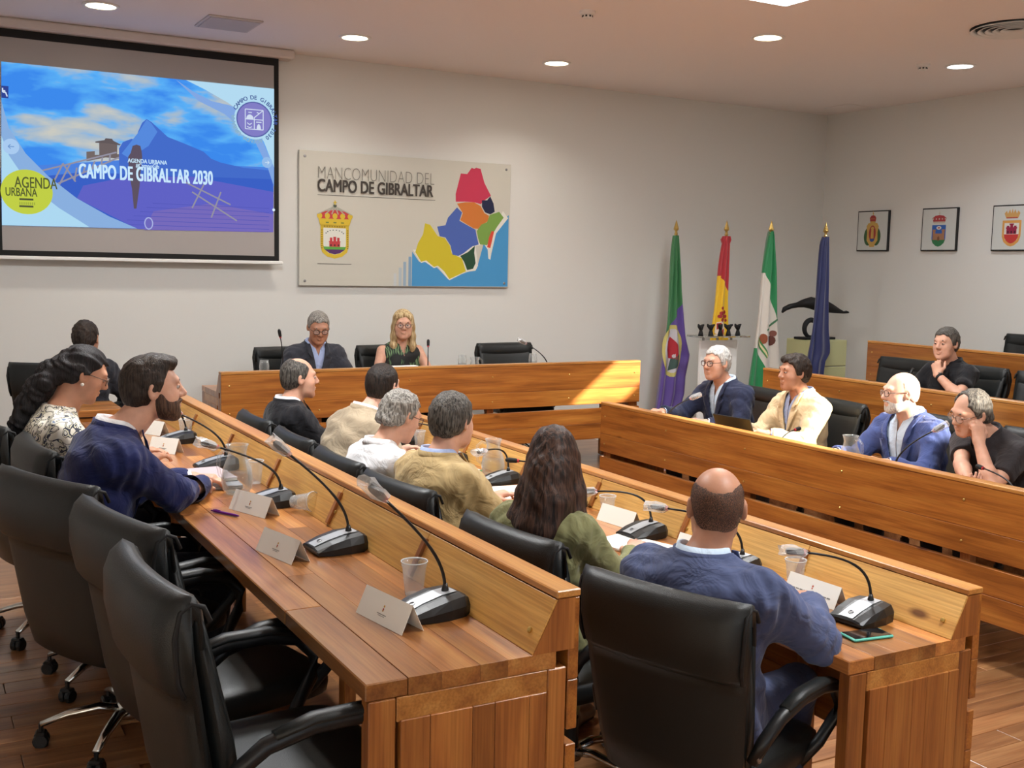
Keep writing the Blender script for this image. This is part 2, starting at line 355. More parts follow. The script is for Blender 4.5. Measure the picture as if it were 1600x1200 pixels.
# ------------------------------------------------------------------ desks
# local frame: x along the length, y = 0 at the sitter's edge, ledge towards +y, z = 0 floor
def desk(label, loc, rz, L, ends=(True, True), group=None, seed=1, tone=None, plain_back=False, bays=None):
    rnd = random.Random(seed)
    t = thing('council_desk', label, 'desk', loc, rz, group)
    TT, TH = 0.75, 0.042
    ws = [0.105, 0.085, 0.10, 0.075, 0.135]; y = 0.0
    for i, w in enumerate(ws):                                     # butcher-block top: boards butted end to end
        x = 0.0
        while x < L - 0.01:
            ln = rnd.uniform(1.0, 1.7)
            if L - x - ln < 0.4: ln = L - x
            MB().box(0.0002, ln - 0.0002, 0.0002, w - 0.0002, -TH, 0, 0.0004 if i else 0.003).build('tabletop_board', M_TOP, t, loc=(x, y, TT)); x += ln
        y += w
    nb = bays or max(1, round(L / 0.78)); bw = L / nb
    a = math.atan2(0.062, 0.128)
    for i in range(nb):                                            # slanted boards behind the microphones
        MB().box(0.002, bw - 0.002, 0, 0.012, 0, 0.145, 0.001).build('slanted_board', M_PLY, t, loc=(i * bw, 0.432, TT + 0.001), rot=(-a, 0, 0))
    for i in range(nb + 1):
        xx = min(max(i * bw, 0.0), L)
        if 0 < i < nb:
            b = MB().box(-0.012, 0.012, -0.012, 0.0, 0.004, 0.125, 0.001).build('brace', M_WOODV, t, loc=(xx, 0.434, TT + 0.002), rot=(-a, 0, 0))
            for s_ in (-1, 1):
                MB().lathe([(0.007, 0), (0.007, 0.005), (0.004, 0.007)], 8).build('bolt', M_GOLD, t, loc=(xx + s_ * 0.018, 0.4355 + 0.022, TT + 0.05), rot=(PI / 2 - a, 0, 0))
    poly = [(0.434, TT), (0.503, TT + 0.13), (0.552, TT + 0.13), (0.552, TT)]
    for e, xx in enumerate((0.0, L)):                              # wedge-shaped end cheeks
        if not ends[e]: continue
        mm = MB(); x0, x1 = (xx, xx + 0.03) if e == 0 else (xx - 0.03, xx)
        vs = [(x0, p, q) for p, q in poly] + [(x1, p, q) for p, q in poly]
        mm.add(vs, [(0, 1, 2, 3), (7, 6, 5, 4)] + [(i, i + 4, (i + 1) % 4 + 4, (i + 1) % 4) for i in range(4)])
        mm.build('end_cheek', M_WOODV, t, fix=True)
        MB().lathe([(0.008, 0), (0.008, 0.006), (0.004, 0.008)], 10).build('bolt', M_GOLD, t, loc=(xx + (0.05 if e == 0 else -0.05), 0.455, TT + 0.045), rot=(PI / 2 - a, 0, 0))
    x = 0.0
    while x < L - 0.01:                                            # ledge boards
        ln = L - x
        MB().box(0.0005, ln - 0.0005, 0, 0.070, 0, 0.02, 0.003).build('ledge_board', M_WOOD, t, loc=(x, 0.499, TT + 0.131)); 
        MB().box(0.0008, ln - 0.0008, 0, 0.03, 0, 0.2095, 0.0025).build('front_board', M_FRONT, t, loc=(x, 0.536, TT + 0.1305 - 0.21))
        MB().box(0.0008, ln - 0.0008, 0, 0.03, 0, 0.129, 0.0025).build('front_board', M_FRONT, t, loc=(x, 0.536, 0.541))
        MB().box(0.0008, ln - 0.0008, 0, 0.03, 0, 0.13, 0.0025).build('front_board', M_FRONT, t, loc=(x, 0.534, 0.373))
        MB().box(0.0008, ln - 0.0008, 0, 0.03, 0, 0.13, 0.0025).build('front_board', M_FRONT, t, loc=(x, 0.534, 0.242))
        x += ln
    for i in range(nb + 1):                                        # uprights behind the front boards
        xx = min(max(i * bw, 0.06), L - 0.06)
        if i % 2 == 0 or i == nb:
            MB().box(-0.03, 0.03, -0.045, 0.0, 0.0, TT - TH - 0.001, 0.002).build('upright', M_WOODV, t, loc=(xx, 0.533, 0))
        if 0 < i < nb or True:
            for zz in (0.60, 0.80):
                MB().lathe([(0.006, 0), (0.006, 0.004), (0.003, 0.006)], 8).build('bolt', M_GOLD, t, loc=(xx, 0.566, zz), rot=(-PI / 2, 0, 0))
    for e, xx in enumerate((0.0, L)):                              # framed end sides
        if not ends[e]: continue
        s_ = 1 if e == 0 else -1; fr = [xx, xx + s_ * 0.045]; x0, x1 = min(fr), max(fr)
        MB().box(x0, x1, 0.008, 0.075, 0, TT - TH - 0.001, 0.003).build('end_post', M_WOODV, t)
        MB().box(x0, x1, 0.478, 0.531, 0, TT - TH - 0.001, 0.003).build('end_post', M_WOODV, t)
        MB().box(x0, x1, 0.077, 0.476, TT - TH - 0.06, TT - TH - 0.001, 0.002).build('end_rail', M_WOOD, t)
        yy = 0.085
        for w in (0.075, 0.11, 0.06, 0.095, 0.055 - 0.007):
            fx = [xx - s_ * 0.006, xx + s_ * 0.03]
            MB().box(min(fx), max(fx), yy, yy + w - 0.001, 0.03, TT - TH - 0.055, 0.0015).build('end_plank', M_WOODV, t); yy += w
    MB().box(0.05, L - 0.05, 0.36, 0.40, TT - TH - 0.055, TT - TH - 0.001, 0.002).build('apron_rail', M_WOOD, t)
    return t
DR = -PI / 2
desk('long honey wood desk at the left with name cards in front of the empty chairs', (0.882, 6.62, RISE), DR, 6.62 - 2.225, seed=3, group='council desks', bays=6)
desk('long honey wood desk in the middle where the man in the slate blue jacket sits', (2.367, 6.95, 0), DR, 6.95 - 2.205, seed=5, group='council desks', bays=7)
desk('long desk at right, its front toned darker for shade, behind which four men sit in the sun', (4.998, 1.9, 0), PI / 2, 6.61 - 1.9, seed=8, group='council desks', bays=6)
desk('wide head table below the crest board on the back wall', (5.576, 8.288, RISE), PI, 5.576 - 1.96, seed=11, group='council desks', bays=5)
desk('second tier desk at right in front of the man in the black polo shirt', (6.736, 2.6, RISE), PI / 2, 6.84 - 2.6, seed=14, group='council desks', bays=5)
desk('rearmost tier desk at right behind the man in the black polo shirt', (8.246, 3.0, 2 * RISE), PI / 2, 7.15 - 3.0, seed=17, group='council desks', bays=5)
# corner table at the far left
t = thing('corner_table', 'small brown corner table at the far left below the screen', 'table', (0.62, 7.12, RISE))
for i in range(5): MB().box(0.0, 0.58, i * 0.09 + 0.0005, i * 0.09 + 0.0895, 0.708, 0.75, 0.003).build('tabletop_board', M_TOP, t)
for x in (0.04, 0.54):
    for y in (0.05, 0.40): MB().box(x - .03, x + .03, y - .03, y + .03, 0, 0.707, 0.003).build('leg', M_WOODV, t)
MB().box(0.03, 0.55, 0.012, 0.035, 0.45, 0.70, 0.002).build('front_board', M_FRONT, t)
# ------------------------------------------------------------------ flat print helpers
def make_text(body, size, offset=0.0, align='CENTER', sx=1.0, space=1.0):
    bold = offset if offset > 0 else 0.0; offset = min(offset, 0.0)
    cu = bpy.data.curves.new('txt', 'FONT'); cu.body = body; cu.size = size; cu.offset = offset; cu.align_x = align; cu.align_y = 'CENTER'
    cu.space_character = space; cu.resolution_u = 4
    ob = bpy.data.objects.new('txt', cu); COL.objects.link(ob); bpy.context.view_layer.update()
    me = bpy.data.meshes.new_from_object(ob.evaluated_get(bpy.context.evaluated_depsgraph_get()))
    bpy.data.objects.remove(ob); bpy.data.curves.remove(cu); me.materials.clear()
    if sx != 1.0:
        for v in me.vertices: v.co.x *= sx
    if bold:
        co = [v.co.copy() for v in me.vertices]; fs = [tuple(p.vertices) for p in me.polygons]; n = len(co); V_ = []; F_ = []
        for k, (dx, dy) in enumerate(((-1, -.6), (1, -.6), (-1, .6), (1, .6), (0, 0))):
            V_ += [(c.x + dx * bold, c.y + dy * bold, c.z + k * 1e-5) for c in co]; F_ += [tuple(i + k * n for i in f_) for f_ in fs]
        bpy.data.meshes.remove(me); me = bpy.data.meshes.new('txt'); me.from_pydata(V_, [], F_)
    return me
def text(name, body, size, mat, parent, x, y, z=0.0, offset=0.0, align='CENTER', sx=1.0, rot=0.0, space=1.0, plane=None):
    me = make_text(body, size, offset, align, sx, space)
    o = mk(name, me, mat, parent); o.location = plane @ Vector((x, y, z)); o.rotation_euler = (plane.to_3x3() @ Matrix.Rotation(rot, 3, 'Z')).to_euler()
    return o
def printed(name, parent, layers, plane, z0=0.0, dz=0.0004):
    """flat printed shapes: layers = [(material, [(x, y), ...]), ...], later ones on top"""
    mb = MB(); mats = []
    for i, (mt, poly) in enumerate(layers):
        if mt not in mats: mats.append(mt)
        mb.cur = mats.index(mt); o = len(mb.v); n = len(poly)
        a = sum(poly[k][0] * poly[(k + 1) % n][1] - poly[(k + 1) % n][0] * poly[k][1] for k in range(n))
        pp = poly if a > 0 else poly[::-1]
        mb.add([plane @ Vector((x, y, z0 + dz * i)) for x, y in pp], [tuple(range(n))])
    return mb.build(name, mats, parent)
def circ(cx, cy, r, n=28, ry=None, a0=0, a1=2 * PI):
    ry = ry or r; full = abs(a1 - a0 - 2 * PI) < 1e-6
    return [(cx + r * math.cos(a0 + (a1 - a0) * i / (n if full else n - 1)), cy + ry * math.sin(a0 + (a1 - a0) * i / (n if full else n - 1))) for i in range(n)]
def ring(cx, cy, r, w, n=32): 
    return circ(cx, cy, r, n) + [circ(cx, cy, r, n)[0]] + [circ(cx, cy, r - w, n)[0]] + circ(cx, cy, r - w, n)[::-1]
def bar(p, q, w):
    dx, dy = q[0] - p[0], q[1] - p[1]; l = math.hypot(dx, dy) or 1; nx, ny = -dy / l * w / 2, dx / l * w / 2
    return [(p[0] + nx, p[1] + ny), (q[0] + nx, q[1] + ny), (q[0] - nx, q[1] - ny), (p[0] - nx, p[1] - ny)]
def rect(x0, y0, x1, y1): return [(x0, y0), (x1, y0), (x1, y1), (x0, y1)]
def back_plane(y): return Matrix.Translation((0, y, 0)) @ Euler((PI / 2, 0, 0)).to_matrix().to_4x4()
def ink(r, g, b): return plain('ink_%d_%d_%d' % (r, g, b), S(r, g, b), 0.6)
def lit(r, g, b, e=0.9): return glow('slide_%d_%d_%d' % (r, g, b), S(r, g, b), e)

# ------------------------------------------------------------------ projector screen and slide
def sky_mat():
    nt = NT('slide_sky'); b = nt.b; b.inputs['Base Color'].default_value = (0, 0, 0, 1); b.inputs['Roughness'].default_value = 1; b.inputs['Specular IOR Level'].default_value = 0
    tc = nt.n('ShaderNodeTexCoord'); mp = nt.n('ShaderNodeMapping'); mp.inputs['Scale'].default_value = (1.0, 1, 2.8); nt.l(tc.outputs['Object'], mp.inputs[0])
    nz = nt.n('ShaderNodeTexNoise', i_Scale=1.9, i_Detail=4.0, i_Distortion=0.2); nt.l(mp.outputs[0], nz.inputs['Vector'])
    r = ramp(nt, [(0.38, S(62, 140, 240)), (0.5, S(92, 178, 250)), (0.58, S(170, 190, 208)), (0.68, S(205, 205, 196))]); nt.l(nz.outputs['Fac'], r.inputs[0])
    nt.l(r.outputs[0], b.inputs['Emission Color']); b.inputs['Emission Strength'].default_value = 0.9; return nt.m
SCR = back_plane(9.195)
t = thing('projector_screen', 'large pull-down projector screen showing the blue slide of the rock', 'screen', (1.75, 9.2, 1.86))
def loc_child(o, par): o.parent = par; o.matrix_parent_inverse = Matrix.Translation(-Vector(par.location)); return o
x0, x1, z0, z1 = 0.655, 2.835, 1.868, 3.545
fb = MB(); fb.box(x0, x1, 9.197, 9.203, z0, z1); loc_child(fb.build('screen_cloth', plain('shaded_screen_cloth', S(168, 163, 160), 0.8)), t)  # cloth greyed below the wall tone, its shade put into the colour
fb = MB(); yb0, yb1 = 9.194, 9.1965
for (a, b_, c, d) in ((x0, x1, z1 - .06, z1), (x0, x1, z0, z0 + .04), (x0, x0 + .04, z0 + .04, z1 - .06), (x1 - .04, x1, z0 + .04, z1 - .06)): fb.box(a, b_, yb0, yb1, c, d)
loc_child(fb.build('black_border', plain('screen_black', S(10, 10, 11), 0.7)), t)
loc_child(MB().box(0.50, 2.956, 9.12, 9.29, 3.545, 3.617, 0.012).build('housing', plain('screen_case', S(216, 206, 198), 0.5)), t)
loc_child(MB().box(0.62, 2.87, 9.188, 9.212, 1.838, 1.866, 0.006).build('weight_bar', M_WHITE), t)
for xx in (0.52, 2.93): loc_child(MB().box(xx - .012, xx + .012, 9.2, 9.30, 3.55, 3.60, 0.003).build('bracket', M_WHITE), t)
L = []
IM = [(0.722, 3.301), (2.794, 3.296), (2.786, 2.109), (0.695, 2.093)]
L.append((sky_mat(), IM))
L.append((lit(60, 98, 200), [(0.700, 2.460), (1.235, 2.554), (1.860, 2.576), (2.787, 2.595), (2.786, 2.109), (0.695, 2.093)]))          # sea and deck
L.append((lit(78, 132, 226), [(0.702, 2.521), (1.567, 2.633), (2.787, 2.648), (2.787, 2.573), (1.234, 2.515), (0.700, 2.426)]))
L.append((lit(70, 110, 205), [(1.549, 2.721), (1.579, 2.773), (1.642, 2.802), (1.676, 2.800), (1.697, 2.866), (1.727, 2.933), (1.762, 2.966), (1.801, 2.944), (1.924, 2.838), (2.064, 2.792), (2.207, 2.741), (2.269, 2.688), (2.347, 2.662), (2.532, 2.632), (2.749, 2.624), (2.787, 2.605), (2.787, 2.552), (1.546, 2.523)]))  # the rock
L.append((lit(88, 140, 225), [(1.697, 2.856), (1.762, 2.961), (1.796, 2.938), (1.844, 2.872), (1.774, 2.757), (1.684, 2.691), (1.616, 2.656), (1.568, 2.683)]))
L.append((lit(98, 100, 200), [(1.278, 2.419), (1.614, 2.507), (2.112, 2.535), (2.787, 2.446), (2.786, 2.109), (1.680, 2.098), (1.230, 2.319)]))  # board walk
L.append((lit(120, 108, 190), [(1.806, 2.244), (2.266, 2.326), (2.786, 2.259), (2.786, 2.109), (1.730, 2.094)]))
for k in range(6): L.append((lit(84, 88, 184), rect(1.55 + .05 * k, 2.13 + k * .035, 2.75, 2.134 + k * .035)))
L.append((lit(118, 106, 104), [(1.307, 2.680), (1.368, 2.689), (1.368, 2.660), (1.549, 2.677), (1.548, 2.642), (1.448, 2.645), (1.306, 2.607)]))     # hut
L.append((lit(112, 100, 100), [(1.402, 2.760), (1.536, 2.760), (1.534, 2.646), (1.401, 2.657)]))
L.append((lit(100, 90, 92), [(1.374, 2.763), (1.441, 2.778), (1.450, 2.793), (1.498, 2.792), (1.507, 2.778), (1.564, 2.752), (1.555, 2.746), (1.464, 2.755), (1.374, 2.753)]))
for a, b_ in ([(0.959, 2.508), (1.530, 2.690)], [(0.955, 2.354), (1.548, 2.652)], [(1.102, 2.410), (1.189, 2.585)], [(1.133, 2.581), (1.223, 2.446)], [(1.038, 2.377), (1.133, 2.577)], [(1.235, 2.554), (1.214, 2.450)], [(1.300, 2.582), (1.280, 2.517)], [(1.367, 2.611), (1.347, 2.560)], [(1.424, 2.644), (1.413, 2.584)], [(1.481, 2.667), (1.476, 2.608)], [(2.061, 2.486), (2.424, 2.323)], [(2.111, 2.412), (2.476, 2.193)], [(2.215, 2.494), (2.110, 2.283)], [(2.345, 2.423), (2.265, 2.212)]):
    L.append((lit(150, 148, 165), bar(a, b_, 0.012)))
L.append((lit(140, 178, 226), [(0.715, 3.012), (0.762, 2.818), (0.873, 2.637), (1.026, 2.478), (1.230, 2.319), (1.464, 2.190), (1.676, 2.103), (1.225, 2.097), (0.953, 2.233), (0.779, 2.440), (0.705, 2.649)]))  # pale band
L.append((lit(176, 220, 245), [(0.708, 2.758), (0.757, 2.615), (0.842, 2.482), (0.955, 2.354), (1.099, 2.239), (1.319, 2.100), (0.695, 2.093)]))           # white corner
L.append((lit(132, 170, 230), [(1.989, 3.295), (2.119, 3.217), (2.273, 3.150), (2.429, 3.128), (2.615, 3.040), (2.793, 2.648), (2.792, 2.488), (2.738, 2.645), (2.614, 2.884), (2.376, 3.057), (2.170, 3.141)]))
L.append((lit(182, 222, 245), [(2.070, 3.298), (2.794, 3.296), (2.793, 2.648), (2.706, 2.854), (2.588, 3.038), (2.403, 3.151), (2.222, 3.237)]))
L.append((lit(196, 210, 72), circ([(0.874, 2.350)][0][0], [(0.874, 2.350)][0][1], 0.183, 36, 0.168)))
L.append((lit(172, 206, 244), circ([(0.772, 2.682)][0][0], [(0.772, 2.682)][0][1], 0.058, 20)))
L.append((lit(150, 190, 236), circ([(2.733, 2.687)][0][0], [(2.733, 2.687)][0][1], 0.045, 20)))
ax, az = [(0.772, 2.682)][0]
for p, q in (((-.02, 0), (.022, 0)), ((-.02, 0), (-.003, .016)), ((-.02, 0), (-.003, -.016))): L.append((lit(110, 150, 205), bar((ax + p[0], az + p[1]), (ax + q[0], az + q[1]), 0.006)))
ax, az = [(2.733, 2.687)][0]
for p, q in (((-.018, 0), (.018, 0)), ((.018, 0), (.002, .014)), ((.018, 0), (.002, -.014))): L.append((lit(215, 235, 250), bar((ax + p[0], az + p[1]), (ax + q[0], az + q[1]), 0.005)))
L.append((lit(96, 84, 100), [(1.651, 2.748), (1.681, 2.760), (1.710, 2.752), (1.719, 2.713), (1.723, 2.668), (1.712, 2.583), (1.700, 2.441), (1.673, 2.259), (1.653, 2.258), (1.641, 2.413), (1.619, 2.537), (1.616, 2.661), (1.636, 2.693)]))  # standing figure
L.append((lit(182, 222, 245), circ(*[(2.625, 3.031)][0], 0.168, 36, 0.162)))
L.append((lit(92, 100, 170), circ(*[(2.625, 3.031)][0], 0.150, 36, 0.145)))
L.append((lit(132, 128, 200), circ(*[(2.625, 3.031)][0], 0.140, 36, 0.135)))
cx, cz = [(2.625, 3.031)][0]
for p, q in (((-.075, .08), (.075, .08)), ((-.075, -.08), (.075, -.08)), ((-.075, .08), (-.075, -.08)), ((.075, .08), (.075, -.08)), ((0, .02), (0, -.08)), ((-.075, 0), (.075, 0)), ((0, .015), (.07, .075)),
             ((-.06, -.03), (-.04, -.045)), ((-.04, -.045), (-.02, -.03)), ((-.06, -.06), (-.04, -.07)), ((-.04, -.07), (-.02, -.06)), ((.015, -.02), (.06, -.02)), ((.02, .06), (.045, .05)), ((-.05, .055), (-.02, .055))):
    L.append((lit(214, 226, 246), bar((cx + p[0], cz + p[1]), (cx + q[0], cz + q[1]), 0.007)))
L.append((lit(214, 226, 246), circ(cx - .037, cz + .003, .03, 14, .035, 0, PI)))
L.append((lit(214, 226, 246), circ(cx + .037, cz - .08, .018, 14, .045, 0, PI)))
L.append((lit(50, 70, 150), [(0.718, 3.124), (0.766, 3.124), (0.763, 3.035), (0.716, 3.035)]))
ax, az = [(0.725, 3.078)][0]
for p, q in (((0, .03), (0, .0)), ((0, .01), (.018, .01)), ((0, 0), (.02, 0)), ((.02, 0), (.03, -.03))): L.append((lit(220, 232, 250), bar((ax + p[0], az + p[1]), (ax + q[0], az + q[1]), 0.009)))
ax, az = [(1.765, 2.146)][0]
L.append((lit(170, 180, 230), circ(ax, az, .035, 20, .05))); L.append((lit(112, 106, 192), circ(ax, az, .026, 20, .04)))
L.append((lit(80, 84, 60), bar([(0.820, 2.294)][0], [(0.918, 2.294)][0], 0.014))); L.append((lit(80, 84, 60), bar([(0.818, 2.241)][0], [(0.917, 2.241)][0], 0.014)))
for k in range(8): L.append((lit(160, 174, 66), rect([(0.819, 2.265)][0][0] + k * .0145, [(0.819, 2.265)][0][1] - .012, [(0.819, 2.265)][0][0] + k * .0145 + .008, [(0.819, 2.265)][0][1] + .008)))
L.append((lit(225, 242, 252), circ(*[(2.786, 2.296)][0], 0.012, 12)))
loc_child(printed('projected_slide', None, L, SCR, z0=0.0, dz=0.00015), t)
zt = 0.013
def stext(body, px, size, mat, **k):
    loc_child(text('slide_text', body, size, mat, None, px[0], px[1], zt, plane=SCR, **k), t)
stext('CAMPO DE GIBRALTAR 2030', [(1.761, 2.525)][0], 0.155, lit(196, 226, 246, 1.0), offset=0.0035, sx=0.50, space=1.05)
stext('AGENDA URBANA', [(1.762, 2.631)][0], 0.045, lit(196, 226, 246), offset=0.001, sx=0.8)
stext('#CampoGib', [(1.762, 2.596)][0], 0.045, lit(196, 226, 246), offset=0.001, sx=0.8)
stext('AGENDA', [(0.939, 2.416)][0], 0.118, lit(86, 92, 52), sx=0.62, offset=0.001)
stext('URBANA', [(0.834, 2.343)][0], 0.090, lit(86, 92, 52), sx=0.62, offset=0.001)
def ring_text(body, cx, cy, r, a0, da, size, mat):
    mb = MB()
    for i, ch in enumerate(body):
        if ch == ' ': continue
        me = make_text(ch, size, 0.001); a = a0 - da * i; R = Matrix.Rotation(a - PI / 2, 3, 'Z')
        vs = [SCR @ (R @ v.co + Vector((cx + r * math.cos(a), cy + r * math.sin(a), zt))) for v in me.vertices]
        mb.add(vs, [tuple(p.vertices) for p in me.polygons]); bpy.data.meshes.remove(me)
    loc_child(mb.build('slide_text', mat), t)
ring_text('CAMPO DE GIBRALTAR 2030', cx, cz, 0.176, math.radians(152), math.radians(9.3), 0.046, lit(66, 86, 150))
ring_text('AGENDA URBANA', cx, cz, 0.176, math.radians(-72), math.radians(9.3), 0.046, lit(140, 180, 205))

# ------------------------------------------------------------------ crest board on the wall
t = thing('crest_board', 'wide white wall board with a coloured district map and crest', 'wall sign', (4.07, 9.28, 1.66))
BP = back_plane(9.262)
bx0, bx1, bz0, bz1 = 3.035, 5.108, 1.661, 2.82
loc_child(MB().box(bx0, bx1, 9.2625, 9.285, bz0, bz1, 0.002).build('panel', plain('board_white', S(204, 202, 190), 0.35)), t)
for a, b_ in ((bx0 + .05, bz1 - .05), (bx1 - .05, bz1 - .05), (bx0 + .05, bz0 + .04), (bx1 - .05, bz0 + .04)):
    loc_child(MB().lathe([(.012, 0), (.012, .004), (.007, .006)], 10, M=Matrix.Translation((a, 9.2625, b_)) @ Matrix.Rotation(PI / 2, 4, 'X')).build('fixing_screw', M_STEEL), t)
L = []
wht = ink(226, 226, 216)
L.append((ink(70, 150, 205), [(4.098, 1.979), (4.169, 1.888), (4.201, 1.894), (4.331, 1.856), (4.463, 1.734), (4.762, 1.834), (4.845, 2.123), (5.094, 2.348), (5.096, 1.669), (4.095, 1.665)]))
L.append((wht, [(4.104, 1.997), (4.188, 1.877), (4.227, 1.889), (4.318, 1.832), (4.357, 1.845), (4.477, 1.722), (4.648, 1.802), (4.749, 1.816), (4.775, 1.864), (4.745, 2.043), (4.832, 2.069), (4.874, 2.016), (4.883, 1.932), (4.904, 1.921), (4.916, 1.987), (4.960, 2.169), (5.088, 2.318), (5.031, 2.382), (4.938, 2.228), (4.805, 2.074), (4.690, 2.083), (4.459, 1.976)]))
L.append((ink(206, 190, 40), [(4.222, 2.238), (4.273, 2.228), (4.353, 2.126), (4.424, 2.110), (4.478, 2.041), (4.499, 1.971), (4.606, 1.926), (4.648, 1.808), (4.477, 1.734), (4.423, 1.804), (4.357, 1.856), (4.318, 1.844), (4.239, 1.901), (4.188, 1.888), (4.129, 1.974), (4.154, 2.056), (4.204, 2.139)]))
L.append((ink(72, 100, 178), [(4.345, 2.213), (4.429, 2.228), (4.454, 2.299), (4.545, 2.396), (4.598, 2.352), (4.573, 2.274), (4.667, 2.230), (4.742, 2.197), (4.756, 2.132), (4.778, 2.061), (4.711, 2.042), (4.618, 1.974), (4.566, 1.949), (4.506, 1.960), (4.485, 2.042), (4.431, 2.116), (4.372, 2.126)]))
L.append((ink(205, 120, 50), [(4.544, 2.431), (4.630, 2.447), (4.723, 2.451), (4.791, 2.419), (4.833, 2.355), (4.881, 2.333), (4.869, 2.279), (4.822, 2.254), (4.789, 2.205), (4.721, 2.209), (4.667, 2.236), (4.580, 2.280), (4.605, 2.346)]))
L.append((ink(198, 52, 84), [(4.531, 2.448), (4.529, 2.519), (4.579, 2.708), (4.645, 2.706), (4.691, 2.767), (4.717, 2.757), (4.737, 2.770), (4.784, 2.761), (4.827, 2.634), (4.898, 2.519), (4.831, 2.474), (4.791, 2.437), (4.723, 2.451), (4.623, 2.453)]))
L.append((ink(24, 32, 66), [(4.804, 2.473), (4.858, 2.475), (4.891, 2.513), (4.927, 2.449), (4.942, 2.372), (4.895, 2.346), (4.840, 2.362), (4.805, 2.414)]))
L.append((ink(120, 160, 74), [(4.755, 2.186), (4.801, 2.247), (4.862, 2.273), (4.888, 2.340), (4.990, 2.374), (5.039, 2.322), (4.972, 2.235), (4.899, 2.125), (4.867, 2.058), (4.792, 2.062), (4.770, 2.121)]))
L.append((ink(212, 74, 52), [(4.885, 2.130), (4.912, 2.191), (4.939, 2.186), (4.920, 2.107), (4.901, 2.029), (4.867, 2.040)]))
L.append((ink(34, 74, 50), [(4.586, 1.950), (4.665, 1.987), (4.738, 2.048), (4.732, 1.983), (4.748, 1.887), (4.722, 1.833), (4.661, 1.820), (4.626, 1.897)]))
for k, (xx, top, c) in enumerate(((3.931, 1.779, (200, 205, 205)), (3.981, 1.832, (178, 192, 200)), (4.025, 1.885, (152, 176, 196)), (4.076, 1.932, (128, 162, 192)))):
    L.append((ink(*c), rect(xx - .014, bz0 + .004, xx + .014, top)))
L.append((ink(110, 108, 100), bar([(3.198, 2.447)][0], [(4.322, 2.450)][0], 0.006))); L.append((ink(110, 108, 100), bar([(3.199, 1.852)][0], [(3.512, 1.852)][0], 0.006)))
# crest
n_crest = len(L)
gold = ink(214, 186, 52); red = ink(196, 62, 66); 
cxx, czz = [(3.356, 2.134)][0]
shield = lambda s, dx=0.0, dz=0.0: [(cxx + dx + s * x, czz + dz + s * y) for x, y in ((-.13, .17), (.13, .17), (.13, -.10), (.115, -.17), (.07, -.225), (0, -.25), (-.07, -.225), (-.115, -.17), (-.13, -.10))]
L.append((gold, shield(1.0))); L.append((ink(224, 226, 216), shield(0.80)))
L.append((ink(92, 166, 70), [(cxx + a, czz + b_) for a, b_ in ((-.105, -.10), (.105, -.10), (.095, -.135), (-.095, -.135))])); L.append((ink(84, 44, 104), [(cxx + a, czz + b_) for a, b_ in ((-.095, -.135), (.095, -.135), (.05, -.18), (0, -.197), (-.05, -.18))]))
for (a, b_, c, d) in ((-.05, -.10, .05, -.035), (-.055, -.04, .055, -.03), (-.045, -.03, -.022, .015), (.022, -.03, .045, .015), (-.013, -.03, .013, .025)): L.append((red, rect(cxx + a, czz + b_, cxx + c, czz + d)))
for dx in (-.035, 0, .035): L.append((ink(90, 24, 40), rect(cxx + dx - .007, czz - .095, cxx + dx + .007, czz - .07)))
for k in range(8): a = math.radians(20 + 20 * k); L.append((ink(96, 110, 106), circ(cxx + .085 * math.cos(a), czz + .05 + .06 * math.sin(a), .007, 8)))
for k in range(9): L.append((ink(150, 122, 36), rect(cxx - .125, czz + .10 - k * .028, cxx - .112, czz + .112 - k * .028))); L.append((ink(150, 122, 36), rect(cxx + .112, czz + .10 - k * .028, cxx + .125, czz + .112 - k * .028)))
for k in range(9): L.append((ink(160, 132, 40), rect(cxx - .10 + k * .023, czz + .145, cxx - .088 + k * .023, czz + .162)))
L.append((gold, [(cxx + a, czz + b_) for a, b_ in ((-.135, .17), (.135, .17), (.15, .235), (-.15, .235))]))
for dx in (-.07, 0, .07): L.append((ink(100, 120, 60), rect(cxx + dx - .014, czz + .19, cxx + dx + .014, czz + .202)))
L.append((red, [(cxx + a, czz + b_) for a, b_ in ((-.15, .235), (.15, .235), (.165, .27), (.09, .31), (0, .325), (-.09, .31), (-.165, .27))]))
for dx in (-.14, -.07, 0, .07, .14): L.append((gold, circ(cxx + dx, czz + .262, .024, 10, .03)))
for dx in (-.155, -.09, -.03, .03, .09, .155): L.append((ink(176, 176, 160), bar((cxx + dx, czz + .28), (cxx + dx * .12, czz + .352), 0.010)))
L.append((ink(80, 90, 78), circ(cxx, czz + .365, .016, 12))); L.append((gold, rect(cxx - .005, czz + .375, cxx + .005, czz + .42))); L.append((gold, rect(cxx - .016, czz + .395, cxx + .016, czz + .405)))
def crest_y(y): d_ = y - czz; return czz + (-.235 + (d_ + .25) * .69 if d_ <= .17 else .055 + (d_ - .17) * .86)
L = L[:n_crest] + [(mt, [(x * 1.0, crest_y(y)) for x, y in pl_]) for mt, pl_ in L[n_crest:]]
loc_child(printed('printed_map_and_crest', None, L, BP, z0=0.0, dz=0.0001), t)
loc_child(text('lettering', 'MANCOMUNIDAD DEL', 0.158, ink(116, 114, 106), None, [(3.192, 2.633)][0][0], [(3.192, 2.633)][0][1], 0.012, offset=-0.0035, align='LEFT', sx=0.675, plane=BP), t)
loc_child(text('lettering', 'CAMPO DE GIBRALTAR', 0.150, ink(62, 56, 50), None, [(3.192, 2.524)][0][0], [(3.192, 2.524)][0][1], 0.012, offset=0.0035, align='LEFT', sx=0.70, plane=BP), t)

